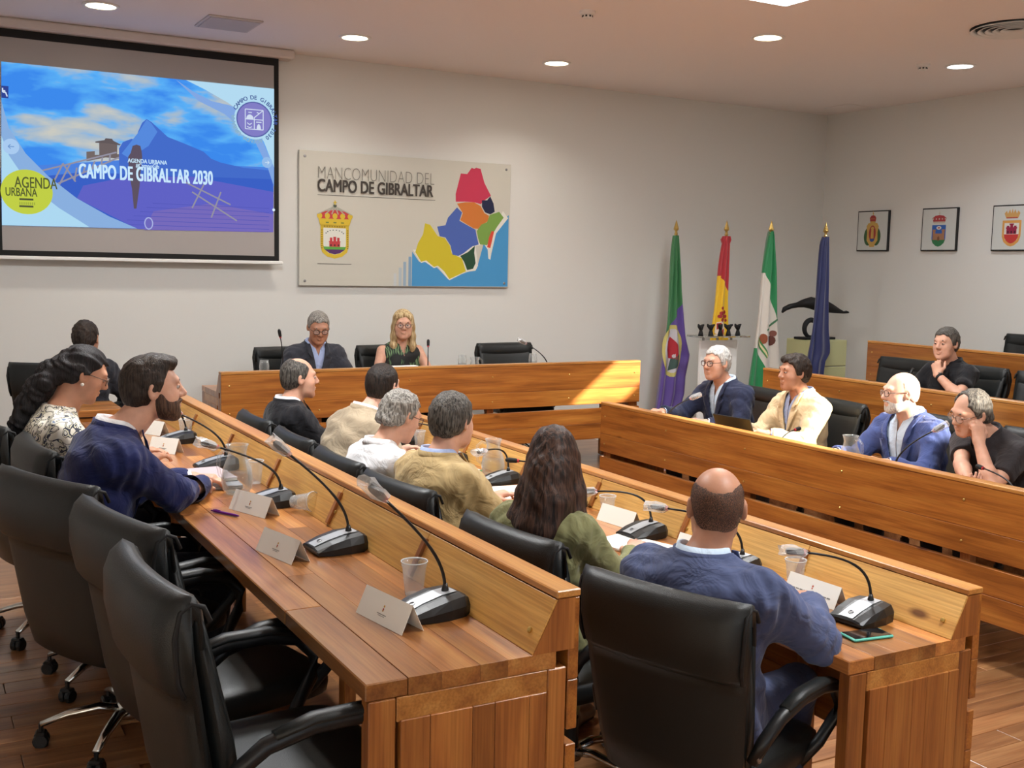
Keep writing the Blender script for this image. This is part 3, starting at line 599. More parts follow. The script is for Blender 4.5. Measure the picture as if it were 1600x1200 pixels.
# ------------------------------------------------------------------ framed crests on the right wall
def wall_crest(y, z, label, kind):
    t = thing('framed_crest', label, 'picture', (XR - 0.002, y, z), -PI / 2, 'framed crests on the right wall')
    P = Euler((PI / 2, 0, 0)).to_matrix().to_4x4(); s = 0.215
    MB().box(-s, s, -0.028, 0.0, -s, s, 0.002).build('frame', plain('frame_black', S(18, 18, 18), 0.4), t)
    MB().box(-s + .012, s - .012, -0.0295, -0.0275, -s + .012, s - .012).build('sheet', plain('crest_sheet', S(206, 210, 206), 0.5), t)
    L = []; q = lambda pts: [(x * .2, y_ * .2) for x, y_ in pts]
    gold, gr, rd, bl = ink(206, 168, 92), ink(62, 98, 62), ink(166, 60, 58), ink(60, 92, 160)
    def crown(cy, w, col, base):
        L.append((col, q([(-w, cy), (w, cy), (w * 1.35, cy + .26), (w * .8, cy + .38), (0, cy + .42), (-w * .8, cy + .38), (-w * 1.35, cy + .26)])))
        L.append((base, q([(-w, cy), (w, cy), (w * 1.05, cy + .09), (-w * 1.05, cy + .09)]))); L.append((base, q(circ(0, cy + .5, .05, 10)))); L.append((base, q(rect(-.015, cy + .42, .015, cy + .62))))
        for k in range(5): a = (-1 + .5 * k) * w * 1.15; L.append((base, q(circ(a, cy + .22, w * .13, 8))))
    if kind == 0:
        L.append((gr, q(circ(-.28, -.3, .3, 18, .48)))); L.append((gr, q(circ(.28, -.3, .3, 18, .48))))
        L.append((gold, q([(-.42, .25), (-.3, .42), (.3, .42), (.42, .25), (.36, -.1), (.38, -.5), (.2, -.72), (.16, -.85), (-.16, -.85), (-.2, -.72), (-.38, -.5), (-.36, -.1)])))
        L.append((rd, q(circ(0, -.13, .24, 24, .42)))); L.append((gold, q([(-.1, -.4), (.1, -.4), (.08, .1), (.12, .14), (.05, .22), (-.05, .22), (-.12, .14), (-.08, .1)])))
        L.append((bl, q(circ(0, -.42, .17, 16, .16, PI, 2 * PI)))); crown(.42, .17, rd, gold)
    elif kind == 1:
        sh = [(-.42, .22), (.42, .22), (.42, -.45), (.34, -.68), (.15, -.82), (0, -.86), (-.15, -.82), (-.34, -.68), (-.42, -.45)]
        L.append((ink(52, 100, 180), q(sh))); L.append((ink(54, 122, 78), q([(-.42, -.5), (.42, -.5), (.34, -.68), (.15, -.82), (0, -.86), (-.15, -.82), (-.34, -.68)])))
        L.append((ink(166, 122, 92), q([(-.36, -.52), (.36, -.52), (.36, -.05), (.2, -.05), (.2, -.2), (-.2, -.2), (-.2, -.05), (-.36, -.05)])))
        L.append((ink(166, 122, 92), q(rect(-.38, -.08, -.18, .0)))); L.append((ink(166, 122, 92), q(rect(.18, -.08, .38, .0))))
        L.append((ink(222, 222, 216), q(circ(0, .08, .15, 16, .09)))); L.append((rd, q(circ(0, .08, .08, 12, .03)))); L.append((ink(120, 84, 62), q(circ(0, -.46, .07, 12, .12)))); crown(.3, .32, ink(172, 62, 66), ink(196, 186, 170))
    else:
        sh = lambda k: [(x * k, -.22 + (y_ + .22) * k) for x, y_ in ((-.5, .35), (.5, .35), (.5, -.4), (.4, -.65), (.18, -.82), (0, -.87), (-.18, -.82), (-.4, -.65), (-.5, -.4))]
        L.append((ink(214, 156, 82), q(sh(1)))); L.append((ink(220, 218, 210), q(sh(.78)))); L.append((ink(196, 60, 58), q([(-.39, -.3), (.39, -.3), (.36, -.45), (.28, -.58), (.14, -.69), (0, -.73), (-.14, -.69), (-.28, -.58), (-.36, -.45)])))
        cas = ink(150, 34, 70)
        for r_ in ((-.27, -.28, .27, -.02), (-.3, -.04, .3, .03), (-.26, .03, -.12, .1), (.12, .03, .26, .1), (-.08, .03, .08, .18), (-.12, .14, .12, .2)): L.append((cas, q(rect(*r_))))
        for a in (-.18, 0, .18): L.append((ink(70, 16, 40), q(rect(a - .035, -.27, a + .035, -.14))))
        L.append((ink(206, 160, 96), q([(-.32, .45), (.32, .45), (.42, .68), (.3, .8), (.24, .66), (.14, .86), (.06, .68), (0, .9), (-.06, .68), (-.14, .86), (-.24, .66), (-.3, .8), (-.42, .68)]))); L.append((ink(178, 74, 62), q(rect(-.3, .44, .3, .5))))
    printed('printed_crest', t, L, P, z0=0.0297, dz=0.0001)
wall_crest(8.525, 2.32, 'leftmost framed crest with gold and green wreathed oval', 0)
wall_crest(7.66, 2.32, 'middle framed crest with blue and green shield under a red crown', 1)
wall_crest(6.83, 2.32, 'framed crest with orange bordered castle shield cut off at right edge', 2)
# ------------------------------------------------------------------ flags
def flagcloth(t, outline, folds, matf, ysoft=0.03, nz=46, nx=34, phase=0.0):
    """outline: [(z, x_left, x_right)] from the top down, local to the pole; returns the depth function"""
    zs = [o[0] for o in outline][::-1]; xl = [o[1] for o in outline][::-1]; xr = [o[2] for o in outline][::-1]
    ztop = max(zs)
    def lim(z): return float(np.interp(z, zs, xl)), float(np.interp(z, zs, xr))
    def depth(x, z):
        a, b = lim(z); u = (x - a) / max(b - a, 1e-4); amp = ysoft * min(1.0, 0.25 + (ztop - z) / 0.5)
        return -0.022 - amp * (0.5 + 0.5 * math.sin(2 * PI * folds * u + phase + 1.2 * z)) - 0.25 * amp * math.sin(4.3 * PI * u + 2 * z)
    pts = []
    for i in range(nz):
        z = zs[0] + (zs[-1] - zs[0]) * i / (nz - 1); a, b = lim(z)
        pts.append([(a + (b - a) * j / (nx - 1), depth(a + (b - a) * j / (nx - 1), z), z) for j in range(nx)])
    back = [[(x, y + 0.05 + 0.015 * math.sin(9 * x + 4 * z), z) for x, y, z in r[::-1]] for r in pts]
    m = MB(); m.grid([r + q for r, q in zip(pts, back)], closed_v=True)
    o = m.build('flag_cloth', matf, t, smooth=True); return depth
def cloth_patch(t, name, mat, depth, poly, off=0.004):
    """a printed patch lying on the cloth"""
    bm = bmesh.new(); vs = [bm.verts.new((x, 0, z)) for x, z in poly]; bm.faces.new(vs)
    bmesh.ops.triangulate(bm, faces=bm.faces[:])
    for _ in range(3): bmesh.ops.subdivide_edges(bm, edges=bm.edges[:], cuts=1, use_grid_fill=True) if len(bm.edges) < 260 else None
    for v in bm.verts: v.co.y = depth(v.co.x, v.co.z) - off
    bm.normal_update()
    for f in bm.faces:
        if f.normal.y > 0: f.normal_flip()
    me = bpy.data.meshes.new(name); bm.to_mesh(me); bm.free(); return mk(name, me, mat, t)
def flag_material(name, cols, lines):
    """cols: colours from the top down, lines: [(z at x = 0, slope)] dividing them"""
    nt = NT(name); b = nt.b; tc = nt.n('ShaderNodeTexCoord'); sp = nt.n('ShaderNodeSeparateXYZ'); nt.l(tc.outputs['Object'], sp.inputs[0])
    cur = None
    for i, (z0, k) in enumerate(lines):
        mu = nt.n('ShaderNodeMath', operation='MULTIPLY_ADD'); nt.l(sp.outputs['X'], mu.inputs[0]); mu.inputs[1].default_value = k; mu.inputs[2].default_value = z0
        lt = nt.n('ShaderNodeMath', operation='LESS_THAN'); nt.l(sp.outputs['Z'], lt.inputs[0]); nt.l(mu.outputs[0], lt.inputs[1])
        mx = nt.n('ShaderNodeMix', data_type='RGBA'); nt.l(lt.outputs[0], mx.inputs['Factor'])
        if cur is None: mx.inputs['A'].default_value = cols[0]
        else: nt.l(cur, mx.inputs['A'])
        mx.inputs['B'].default_value = cols[i + 1]; cur = mx.outputs['Result']
    if cur is None: b.inputs['Base Color'].default_value = cols[0]
    else: nt.l(cur, b.inputs['Base Color'])
    b.inputs['Roughness'].default_value = 0.55; b.inputs['Sheen Weight'].default_value = 0.3; return nt.m
def flag(label, x, y, floor_z):
    t = thing('flag', label, 'flag', (x, y, floor_z), 0, 'flags on poles in the corner')
    h = 2.20 - floor_z
    MB().lathe([(0.16, 0), (0.16, 0.02), (0.05, 0.05), (0.022, 0.10), (0.022, 0.18)], 20).build('stand', M_GOLD, t, fix=True)
    MB().tube([(0, 0, 0.04), (0, 0, h)], 0.013, 10).build('pole', plain('pole_wood', S(150, 100, 50), 0.4), t)
    MB().lathe([(0.014, h), (0.018, h + .015), (0.012, h + .03), (0.012, h + .045), (0.024, h + .058), (0.026, h + .068), (0.016, h + .10), (0.0, h + .155)], 8).build('finial', M_GOLD, t, fix=True)
    return t
f = flag('green and purple flag with a castle emblem beside the head table', 6.73, 8.8, 0.0)
d = flagcloth(f, [(2.20, -.015, .02), (2.08, -.03, .035), (1.68, -.06, .07), (1.18, -.10, .145), (1.01, -.12, .20), (0.80, -.14, .15), (0.63, -.16, .14), (0.38, -.20, .06), (0.23, -.2, -.02)], 2.3,
              flag_material('flag_green_purple', [S(52, 118, 70), S(92, 70, 150)], [(1.40, 1.9)]))
ex, ez = -0.015, 1.11
cloth_patch(f, 'emblem', ink(196, 186, 110), d, circ(ex - .01, ez - .05, .125, 22, .26)); cloth_patch(f, 'emblem', ink(196, 194, 200), d, circ(ex - .01, ez - .05, .10, 22, .22), .007)
cloth_patch(f, 'emblem', ink(176, 44, 56), d, [(ex - .085, ez + .05), (ex - .03, ez + .09), (ex + .05, ez + .0), (ex + .06, ez - .14), (ex - .05, ez - .12), (ex - .09, ez - .04)], .010)
cloth_patch(f, 'emblem', ink(60, 84, 78), d, [(ex - .02, ez - .12), (ex + .07, ez - .08), (ex + .075, ez - .20), (ex - .05, ez - .25)], .010)
cloth_patch(f, 'emblem', ink(46, 50, 96), d, circ(ex - .06, ez + .14, .014, 8, .022), .010)
f = flag('red and yellow flag with a crowned emblem behind the white lectern', 7.075, 8.45, 0.0)
d = flagcloth(f, [(2.20, -.02, .03), (2.17, -.045, .045), (2.14, -.02, .025), (1.9, -.06, .02), (1.6, -.105, .022), (1.3, -.15, .045), (1.0, -.17, .06), (0.6, -.19, .08)], 1.6,
              flag_material('flag_red_yellow', [S(172, 30, 42), S(232, 186, 22), S(172, 30, 42)], [(1.70, -1.55), (0.85, -1.55)]), phase=1.0)
rd = ink(160, 40, 44)
for (a, b, r) in ((-.05, 1.50, .017), (-.02, 1.46, .02), (-.06, 1.45, .02), (-.005, 1.42, .018), (-.03, 1.42, .02), (-.075, 1.42, .018), (-.045, 1.385, .022), (.005, 1.38, .014)): cloth_patch(f, 'emblem', rd, d, circ(a, b, r, 10), .005)
cloth_patch(f, 'emblem', ink(226, 214, 200), d, [(-.10, 1.36), (-.03, 1.38), (-.0, 1.27), (-.05, 1.22), (-.12, 1.26)], .005); cloth_patch(f, 'emblem', rd, d, [(-.10, 1.35), (-.065, 1.36), (-.055, 1.31), (-.10, 1.29)], .008); cloth_patch(f, 'emblem', rd, d, [(-.055, 1.29), (-.02, 1.30), (-.02, 1.25), (-.06, 1.24)], .008)
f = flag('green and white flag with a brown figures emblem in the corner', 7.33, 8.1, 0.0)
d = flagcloth(f, [(2.25, -.008, .01), (2.2, -.02, .025), (1.95, -.05, .055), (1.7, -.085, .08), (1.4, -.115, .10), (1.1, -.145, .135), (0.8, -.18, .17), (0.4, -.20, .16)], 1.9,
              flag_material('flag_green_white', [S(24, 128, 74), S(206, 200, 190), S(24, 128, 74)], [(1.64, -3.3), (0.86, -1.9)]), phase=2.2)
for (a, b, r, q, c) in ((-.075, 1.22, .035, .05, (140, 74, 44)), (.03, 1.20, .04, .05, (92, 50, 40)), (.045, 1.27, .03, .03, (120, 72, 60))): cloth_patch(f, 'emblem', ink(*c), d, circ(a, b, r, 12, q), .006)
cloth_patch(f, 'emblem', ink(60, 132, 72), d, [(-.15, 1.20), (-.12, 1.24), (-.01, 1.06), (-.04, 1.03)], .006); cloth_patch(f, 'emblem', ink(214, 206, 160), d, [(-.142, 1.215), (-.130, 1.228), (-.020, 1.050), (-.032, 1.038)], .008)
cloth_patch(f, 'emblem', ink(60, 110, 76), d, [(-.05, 1.31), (.02, 1.36), (.06, 1.41), (.10, 1.41), (.10, 1.395), (.068, 1.395), (.03, 1.345), (-.045, 1.295)], .006)
f = flag('dark blue flag standing rightmost before the pale pedestal', 7.842, 7.9, 0.0)
d = flagcloth(f, [(2.21, -.012, .02), (2.15, -.035, .022), (1.9, -.055, .03), (1.6, -.09, .045), (1.3, -.13, .07), (1.15, -.15, .10), (1.08, -.16, .10), (1.0, -.165, .045), (0.7, -.19, .02), (0.4, -.2, .0)], 1.7,
              flag_material('flag_blue', [S(24, 34, 86)], []), phase=0.5)

# ------------------------------------------------------------------ lectern, figurines, pedestal and sculpture
t = thing('lectern', 'white panel lectern with a clear acrylic top between the flags', 'lectern', (6.84, 8.25, 0.0), 0.0)
MB().box(-.215, .235, -.03, .0, 0.0, 1.20, 0.004).build('front_panel', M_WHITE, t)
MB().box(-.20, .22, .001, .12, 0.0, 0.05, 0.004).build('base', M_WHITE, t)
M_ACR = plain('clear_acrylic', (0.93, 0.96, 0.96, 1), 0.04, trans=0.95, ior=1.45)
MB().box(-.285, .28, -.16, .10, 1.235, 1.25, 0.002).build('top_plate', M_ACR, t)
for x in (-.17, 0, .17): MB().lathe([(.012, 1.2005), (.012, 1.2345)], 10, M=Matrix.Translation((x, -.012, 0))).build('spacer', M_STEEL, t)
P = Matrix.Translation((0, -.0302, 0)) @ Euler((PI / 2, 0, 0)).to_matrix().to_4x4()
L = []
for p, q in (((-.11, .80), (-.11, 1.01)), ((.11, .80), (.11, 1.01)), ((-.11, .80), (.11, .80)), ((-.11, 1.01), (.11, 1.01))): L.append((ink(30, 30, 34), bar(p, q, .008)))
L += [(ink(150, 44, 140), rect(-.08, .93, -.02, .99)), (ink(120, 50, 150), rect(-.08, .85, -.02, .91)), (ink(90, 60, 150), rect(.0, .85, .06, .99)), (ink(150, 150, 156), rect(-.19, .755, -.07, .768)), (ink(150, 150, 156), rect(-.03, .755, .12, .768))]
printed('printed_logo', t, L, P)
for i, dx in enumerate((-.235, -.115, .0, .10, .215)):
    m = MB(); m.lathe([(.026, 0), (.022, .02), (.014, .05), (.018, .075)], 10)
    m.tube([(0, 0, .06), (-.03, 0, .09), (-.042, 0, .108)], [.018, .016, .006], 8); m.tube([(0, 0, .06), (.02, 0, .095), (.04, 0, .102)], [.018, .015, .007], 8); m.ico((0, 0, .085), (.022, .016, .018), 1)
    o = m.build('figurine', M_DARK, None, smooth=True, fix=True, loc=(6.84 + dx, 8.2, 1.2505), rot=(0, 0, (.2, -.1, .5, -.6, .1)[i]))
    tag(o, ('leftmost small black figurine on the clear lectern top', 'second small black figurine from the left on the clear lectern top', 'middle small black figurine on the clear lectern top', 'fourth small black figurine from the left on the clear lectern top', 'rightmost small black figurine on the clear lectern top')[i], 'figurine', 'black figurines on the lectern')
t = thing('pedestal', 'pale yellow green pedestal behind the dark blue flag', 'pedestal', (8.11, 8.22, 0.0))
MP = plain('pedestal_paint', S(186, 186, 138), 0.4)
MB().box(-.22, .22, -.2, .2, 0.0, 0.93, 0.006).build('lower_body', MP, t); MB().box(-.22, .22, -.2, .2, 0.936, 1.195, 0.006).build('upper_body', MP, t)
MB().box(-.215, .215, -.195, .195, 0.9305, 0.9355).build('joint', M_STEEL, t)
t = thing('sculpture', 'black winged sculpture on a curled stand on the pale pedestal', 'sculpture', (8.08, 8.22, 1.196))
MB().box(-.20, .20, -.09, .09, 0.0, 0.022, 0.004).build('base_plate', M_DARK, t)
m = MB(); m.tube([(-.06 + .085 * math.cos(a), 0, .108 + .085 * math.sin(a)) for a in [math.radians(x) for x in range(-60, 290, 14)]], [.014 + .012 * abs(math.sin(k / 25 * PI)) for k in range(25)], 10)
m.tube([(-.02, 0, .03), (0, 0, .10), (.02, 0, .22), (.03, 0, .29)], [.02, .016, .016, .02], 10); m.build('curled_stand', M_DARK, t, smooth=True)
prof = [(-.45, .27, .012), (-.42, .305, .03), (-.35, .33, .034), (-.25, .345, .036), (-.17, .36, .055), (-.08, .365, .08), (.0, .35, .085), (.1, .335, .08), (.2, .31, .062), (.3, .285, .035), (.38, .268, .016), (.42, .272, .02), (.45, .268, .012)]
m = MB(); m.tube([(x, 0, z) for x, z, r in prof], [r for x, z, r in prof], 12, flat=0.75, up=(0, 0, 1)); m.build('wing', M_DARK, t, smooth=True)

# ------------------------------------------------------------------ office chairs (facing +y)
def pillow(cx, cy, cz, rx, ry, rz, e1=0.35, e2=0.35, nu=24, nv=12):
    sp = lambda v, e: math.copysign(abs(v) ** e, v)
    rows = []
    for i in range(nv + 1):
        ph = -PI / 2 + PI * i / nv
        rows.append([(cx + rx * sp(math.cos(ph), e1) * sp(math.cos(2 * PI * j / nu), e2), cy + ry * sp(math.cos(ph), e1) * sp(math.sin(2 * PI * j / nu), e2), cz + rz * sp(math.sin(ph), e1)) for j in range(nu)])
    return MB().grid(rows, closed_v=True)
def make_chair():
    t = thing('office_chair', 'chair', 'chair')
    s_ = pillow(0, 0.01, 0.435, 0.255, 0.26, 0.05, 0.45, 0.3).build('seat', M_LEATHER, t, smooth=True)
    MB().box(-.13, .13, -.15, .13, 0.345, 0.385, 0.01).build('seat_plate', M_BLACK, t)
    hw = lambda z: float(np.interp(z, [.36, .5, .65, .78, .88, .97], [.225, .25, .262, .272, .285, .280]))
    # front cushion
    prof = [(-.165, .43), (-.175, .52), (-.195, .64), (-.225, .76), (-.255, .86), (-.275, .925), (-.297, .945), (-.315, .93), (-.305, .86), (-.275, .74), (-.25, .60), (-.235, .44), (-.20, .415)]
    def sweep(prof, wf, bow, ns=15, shrink=0.10):
        rows = []
        cy = sum(p[0] for p in prof) / len(prof)
        for i in range(ns):
            s = -1 + 2 * i / (ns - 1); k = 1.0 - (0.55 if abs(s) > 0.999 else (0.18 if abs(s) > 0.93 else (0.04 if abs(s) > .84 else 0.0)))
            s2 = math.copysign(min(1.0, abs(s) ** 0.85), s)
            rows.append([(s2 * wf(z), 0.5 * (1 - k) * 0 + (y + (np.interp(z, [p[1] for p in cl], [p[0] for p in cl]) - y) * (1 - k)) + bow * s * s, z) for y, z in prof])
        m = MB(); m.grid(rows, closed_v=True); n = len(prof)
        m.f.append(tuple(range(n))); m.m.append(0); m.f.append(tuple((ns - 1) * n + j for j in range(n))[::-1]); m.m.append(0)
        return m
    cl = [(-.20, .41), (-.215, .55), (-.245, .72), (-.28, .88), (-.295, .95)]
    sweep(prof, lambda z: hw(z) - 0.014, 0.03).build('backrest_cushion', M_LEATHER, t, smooth=True, fix=True)
    # leather shell that rolls over the top and hangs as a flap behind
    shell = [(-.262, .87), (-.268, .925), (-.272, .955), (-.290, .982), (-.320, .990), (-.350, .972), (-.366, .93), (-.366, .86), (-.352, .78), (-.340, .762), (-.322, .765), (-.315, .72), (-.297, .60), (-.280, .48), (-.255, .375), (-.225, .365), (-.232, .44), (-.246, .58), (-.272, .73), (-.300, .85), (-.310, .925), (-.300, .94), (-.285, .93), (-.278, .87)]
    cl = [(-.24, .36), (-.265, .5), (-.30, .72), (-.315, .86), (-.315, .98)]
    sweep(shell, hw, 0.03).build('backrest_shell', M_LEATHER, t, smooth=True, fix=True)
    for sx in (-1, 1):
        pts = [(sx * (hw(z) - .004), y + .028, z) for y, z in [(-.272, .93), (-.285, .962), (-.31, .972), (-.335, .955), (-.348, .90), (-.34, .80), (-.325, .765)]]
        MB().tube(pts, .006, 6).build('piping', M_DARK, t, smooth=True)
        arm = [(sx * .262, -.215, .52), (sx * .285, -.20, .58), (sx * .298, -.13, .635), (sx * .302, -.02, .662), (sx * .302, .10, .662), (sx * .30, .19, .642), (sx * .295, .235, .59), (sx * .29, .225, .53), (sx * .27, .17, .46), (sx * .235, .12, .40)]
        a = MB().tube(arm, [.018, .02, .021, .022, .022, .021, .019, .018, .018, .016], 10, up=(0, 0, 1)).build('armrest', M_BLACK, t, smooth=True)
        MB().tube([(sx * .299, -.11, .655), (sx * .302, -.02, .678), (sx * .302, .10, .678), (sx * .30, .17, .662)], [.02, .025, .025, .019], 10, flat=0.55, up=(0, 0, 1)).build('arm_pad', M_LEATHER, a, smooth=True)
        MB().lathe([(.011, 0), (.011, .006), (.005, .009)], 10, M=Matrix.Translation((sx * .278, -.212, .535)) @ Matrix.Rotation(sx * PI / 2, 4, 'Y')).build('arm_bolt', M_STEEL, a)
    MB().lathe([(.028, .10), (.028, .24), (.02, .241), (.02, .345)], 14).build('gas_column', M_BLACK, t, smooth=False)
    MB().lathe([(.04, .085), (.045, .10), (.04, .135), (.03, .14)], 16).build('hub', M_CHROME, t, smooth=True, fix=True)
    leg = MB().tube([(.03, 0, .115), (.10, 0, .128), (.2, 0, .112), (.29, 0, .082)], [.022, .021, .018, .014], 10, flat=0.7, up=(0, 0, 1)).mesh('base_leg', smooth=True)
    cm = MB()
    for s2 in (-1, 1): cm.lathe([(.0, -.011), (.022, -.011), (.027, -.006), (.027, .006), (.022, .011), (.0, .011)][1:5], 14, M=Matrix.Translation((.29, s2 * .014, .0275)) @ Matrix.Rotation(PI / 2, 4, 'X'))
    cm.tube([(.29, 0, .028), (.29, 0, .085)], .008, 8); cm.box(.272, .31, -.024, .024, .042, .058, .006); cme = cm.mesh('caster', fix=True)
    for k in range(5):
        r = (0, 0, 2 * PI * k / 5 + .3)
        l = mk('base_leg', leg, M_CHROME, t, rot=r); mk('caster', cme, M_BLACK, l)
    return t
CHAIR0 = make_chair(); _first = [True]
def chair(x, y, z, rz, label, group):
    if _first[0]: c = CHAIR0; _first[0] = False
    else: c = copy_tree(CHAIR0)
    c.location = (x, y, z); c.rotation_euler = (0, 0, rz); c['label'] = label; c['category'] = 'chair'; c['group'] = group
    return c
D = math.radians
g1 = 'black leather chairs along the left desk'; g2 = 'black leather chairs along the middle desk'; g3 = 'black leather chairs behind the right desks'; g4 = 'black leather chairs at the head table'
chair(0.775, 2.57, RISE, D(-90 + 4), 'nearest empty black leather chair at the left desk, its armrest at the picture bottom', g1)
chair(0.80, 3.22, RISE, D(-90 + 13), 'second empty black leather chair at the left desk from the near end', g1)
chair(0.66, 3.90, RISE, D(-90 + 24), 'third empty black leather chair at the left desk, half cut by the picture edge', g1)
chair(0.73, 4.52, RISE, D(-90 + 5), 'black leather chair of the bearded man in the blue suit', g1)
chair(0.60, 5.22, RISE, D(-90 + 10), 'black leather chair of the woman in the paisley blouse', g1)
chair(1.00, 8.05, RISE, D(-28), 'black leather chair of the man with his back turned at far left', g1)
for x, y, a, lb in ((2.13, 2.52, 19, 'large black leather chair of the balding man in the slate blue jacket'), (2.09, 3.25, 6, 'black leather chair of the woman in the olive jacket'), (2.06, 4.15, 6, 'black leather chair of the man in the tan jacket'),
                 (2.05, 4.78, 0, 'black leather chair of the man in the white shirt'), (2.06, 5.47, 0, 'black leather chair of the man in the beige jacket in the middle row'), (2.06, 6.19, 0, 'black leather chair of the man in the black suit')):
    chair(x, y, 0, D(-90 + a), lb, g2)
for y, lb in ((6.30, 'black leather chair of the white haired man in the navy blazer'), (5.55, 'sunlit black leather chair of the dark haired man in the cream jacket'), (4.64, 'black leather chair of the bald man in the blue blazer'), (3.97, 'black leather chair of the man resting his cheek on his fist')):
    chair(5.40, y, 0, D(90 - 6), lb, g3)
chair(7.02, 6.36, RISE, D(90), 'empty black leather chair left of the man in the black polo shirt', g3)
chair(7.05, 5.70, RISE, D(90), 'black leather chair under the man in the black polo shirt', g3)
chair(7.02, 5.04, RISE, D(90), 'empty black leather chair right of the man in the black polo shirt', g3)
chair(8.56, 6.30, 2 * RISE, D(90), 'empty black leather chair on the rearmost tier at the right wall', g3)
chair(2.78, 8.50, RISE, D(180), 'black leather chair of the grey haired man at the head table', g4)
chair(3.66, 8.50, RISE, D(180), 'black leather chair of the blonde woman at the head table', g4)
chair(4.81, 8.50, RISE, D(180), 'empty black leather chair at the head table below the map', g4)
# ------------------------------------------------------------------ microphones
def clear0(name, col, alpha, rough=0.04):
    nt = NT(name); b = nt.b; b.inputs['Base Color'].default_value = col; b.inputs['Roughness'].default_value = rough; b.inputs['Alpha'].default_value = alpha; return nt.m
def thin(name, base, fac, rough=0.03, tint=(.97, .98, .98, 1), edge=0.55):
    """thin clear wall: mostly see-through, reflecting more at grazing angles"""
    nt = NT(name); b = nt.b; b.inputs['Base Color'].default_value = base; b.inputs['Roughness'].default_value = rough; b.inputs['Specular IOR Level'].default_value = 0.9
    tr = nt.n('ShaderNodeBsdfTransparent'); tr.inputs[0].default_value = tint; lw = nt.n('ShaderNodeLayerWeight', i_Blend=0.25)
    ma = nt.n('ShaderNodeMath', operation='MULTIPLY_ADD'); nt.l(lw.outputs['Facing'], ma.inputs[0]); ma.inputs[1].default_value = edge; ma.inputs[2].default_value = fac
    mx = nt.n('ShaderNodeMixShader'); nt.l(ma.outputs[0], mx.inputs[0]); nt.l(tr.outputs[0], mx.inputs[1]); nt.l(b.outputs[0], mx.inputs[2]); nt.l(mx.outputs[0], nt.t.nodes['Material Output'].inputs['Surface'])
    MATS[name] = nt.m; return nt.m
M_BAG = thin('clear_plastic_bag', (0.80, 0.80, 0.79, 1), 0.22, 0.12)
M_CUP = thin('translucent_plastic', (0.70, 0.71, 0.72, 1), 0.10, 0.14, edge=.4)
M_RED = plain('red_ring', S(178, 40, 52), 0.4)
def bez(p0, p1, p2, p3, n=14):
    P = [Vector(p) for p in (p0, p1, p2, p3)]
    return [((1 - u) ** 3) * P[0] + 3 * u * (1 - u) ** 2 * P[1] + 3 * u * u * (1 - u) * P[2] + u ** 3 * P[3] for u in [i / (n - 1) for i in range(n)]]
# base in local frame: user at -x, stem rises from the +x end
bsec = [(-.09, .012, .014), (-.088, .0, .02), (.08, .0, .048), (.09, .012, .052)]
def mic_base():
    m = MB(); rows = []
    for x, zb, zt, w in ((-.092, .012, .018, .060), (-.088, .004, .024, .066), (-.04, .0, .040, .075), (.02, .0, .054, .078), (.07, .0, .058, .070), (.088, .006, .050, .060)):
        c = .010
        rows.append([(x, -w, zb), (x, -w * 1.02, (zb + zt) * .5), (x, -w + c, zt - .004), (x, -w * .5, zt), (x, w * .5, zt), (x, w - c, zt - .004), (x, w * 1.02, (zb + zt) * .5), (x, w, zb)])
    m.grid(rows, closed_v=True); n = 8
    m.f.append(tuple(range(n))); m.m.append(0); m.f.append(tuple(5 * n + j for j in range(n))[::-1]); m.m.append(0)
    return m.mesh('base', smooth=False, fix=True)
MICB = mic_base(); MICB.materials.append(M_BLACK)
_st = MB(); _rows = [[(x, y, z + .0015) for y in (-.026, .026)] for x, z in ((-.086, .0255), (-.04, .0405), (.02, .0545), (.066, .0585))]
_st.grid(_rows); MICS = _st.mesh('strip', fix=True); MICS.materials.append(M_GREYPL)
MICR = MB().lathe([(.007, 0), (.009, .001), (.009, .0025), (.006, .003)], 14, closed=True).mesh('button', fix=True); MICR.materials.append(M_STEEL)
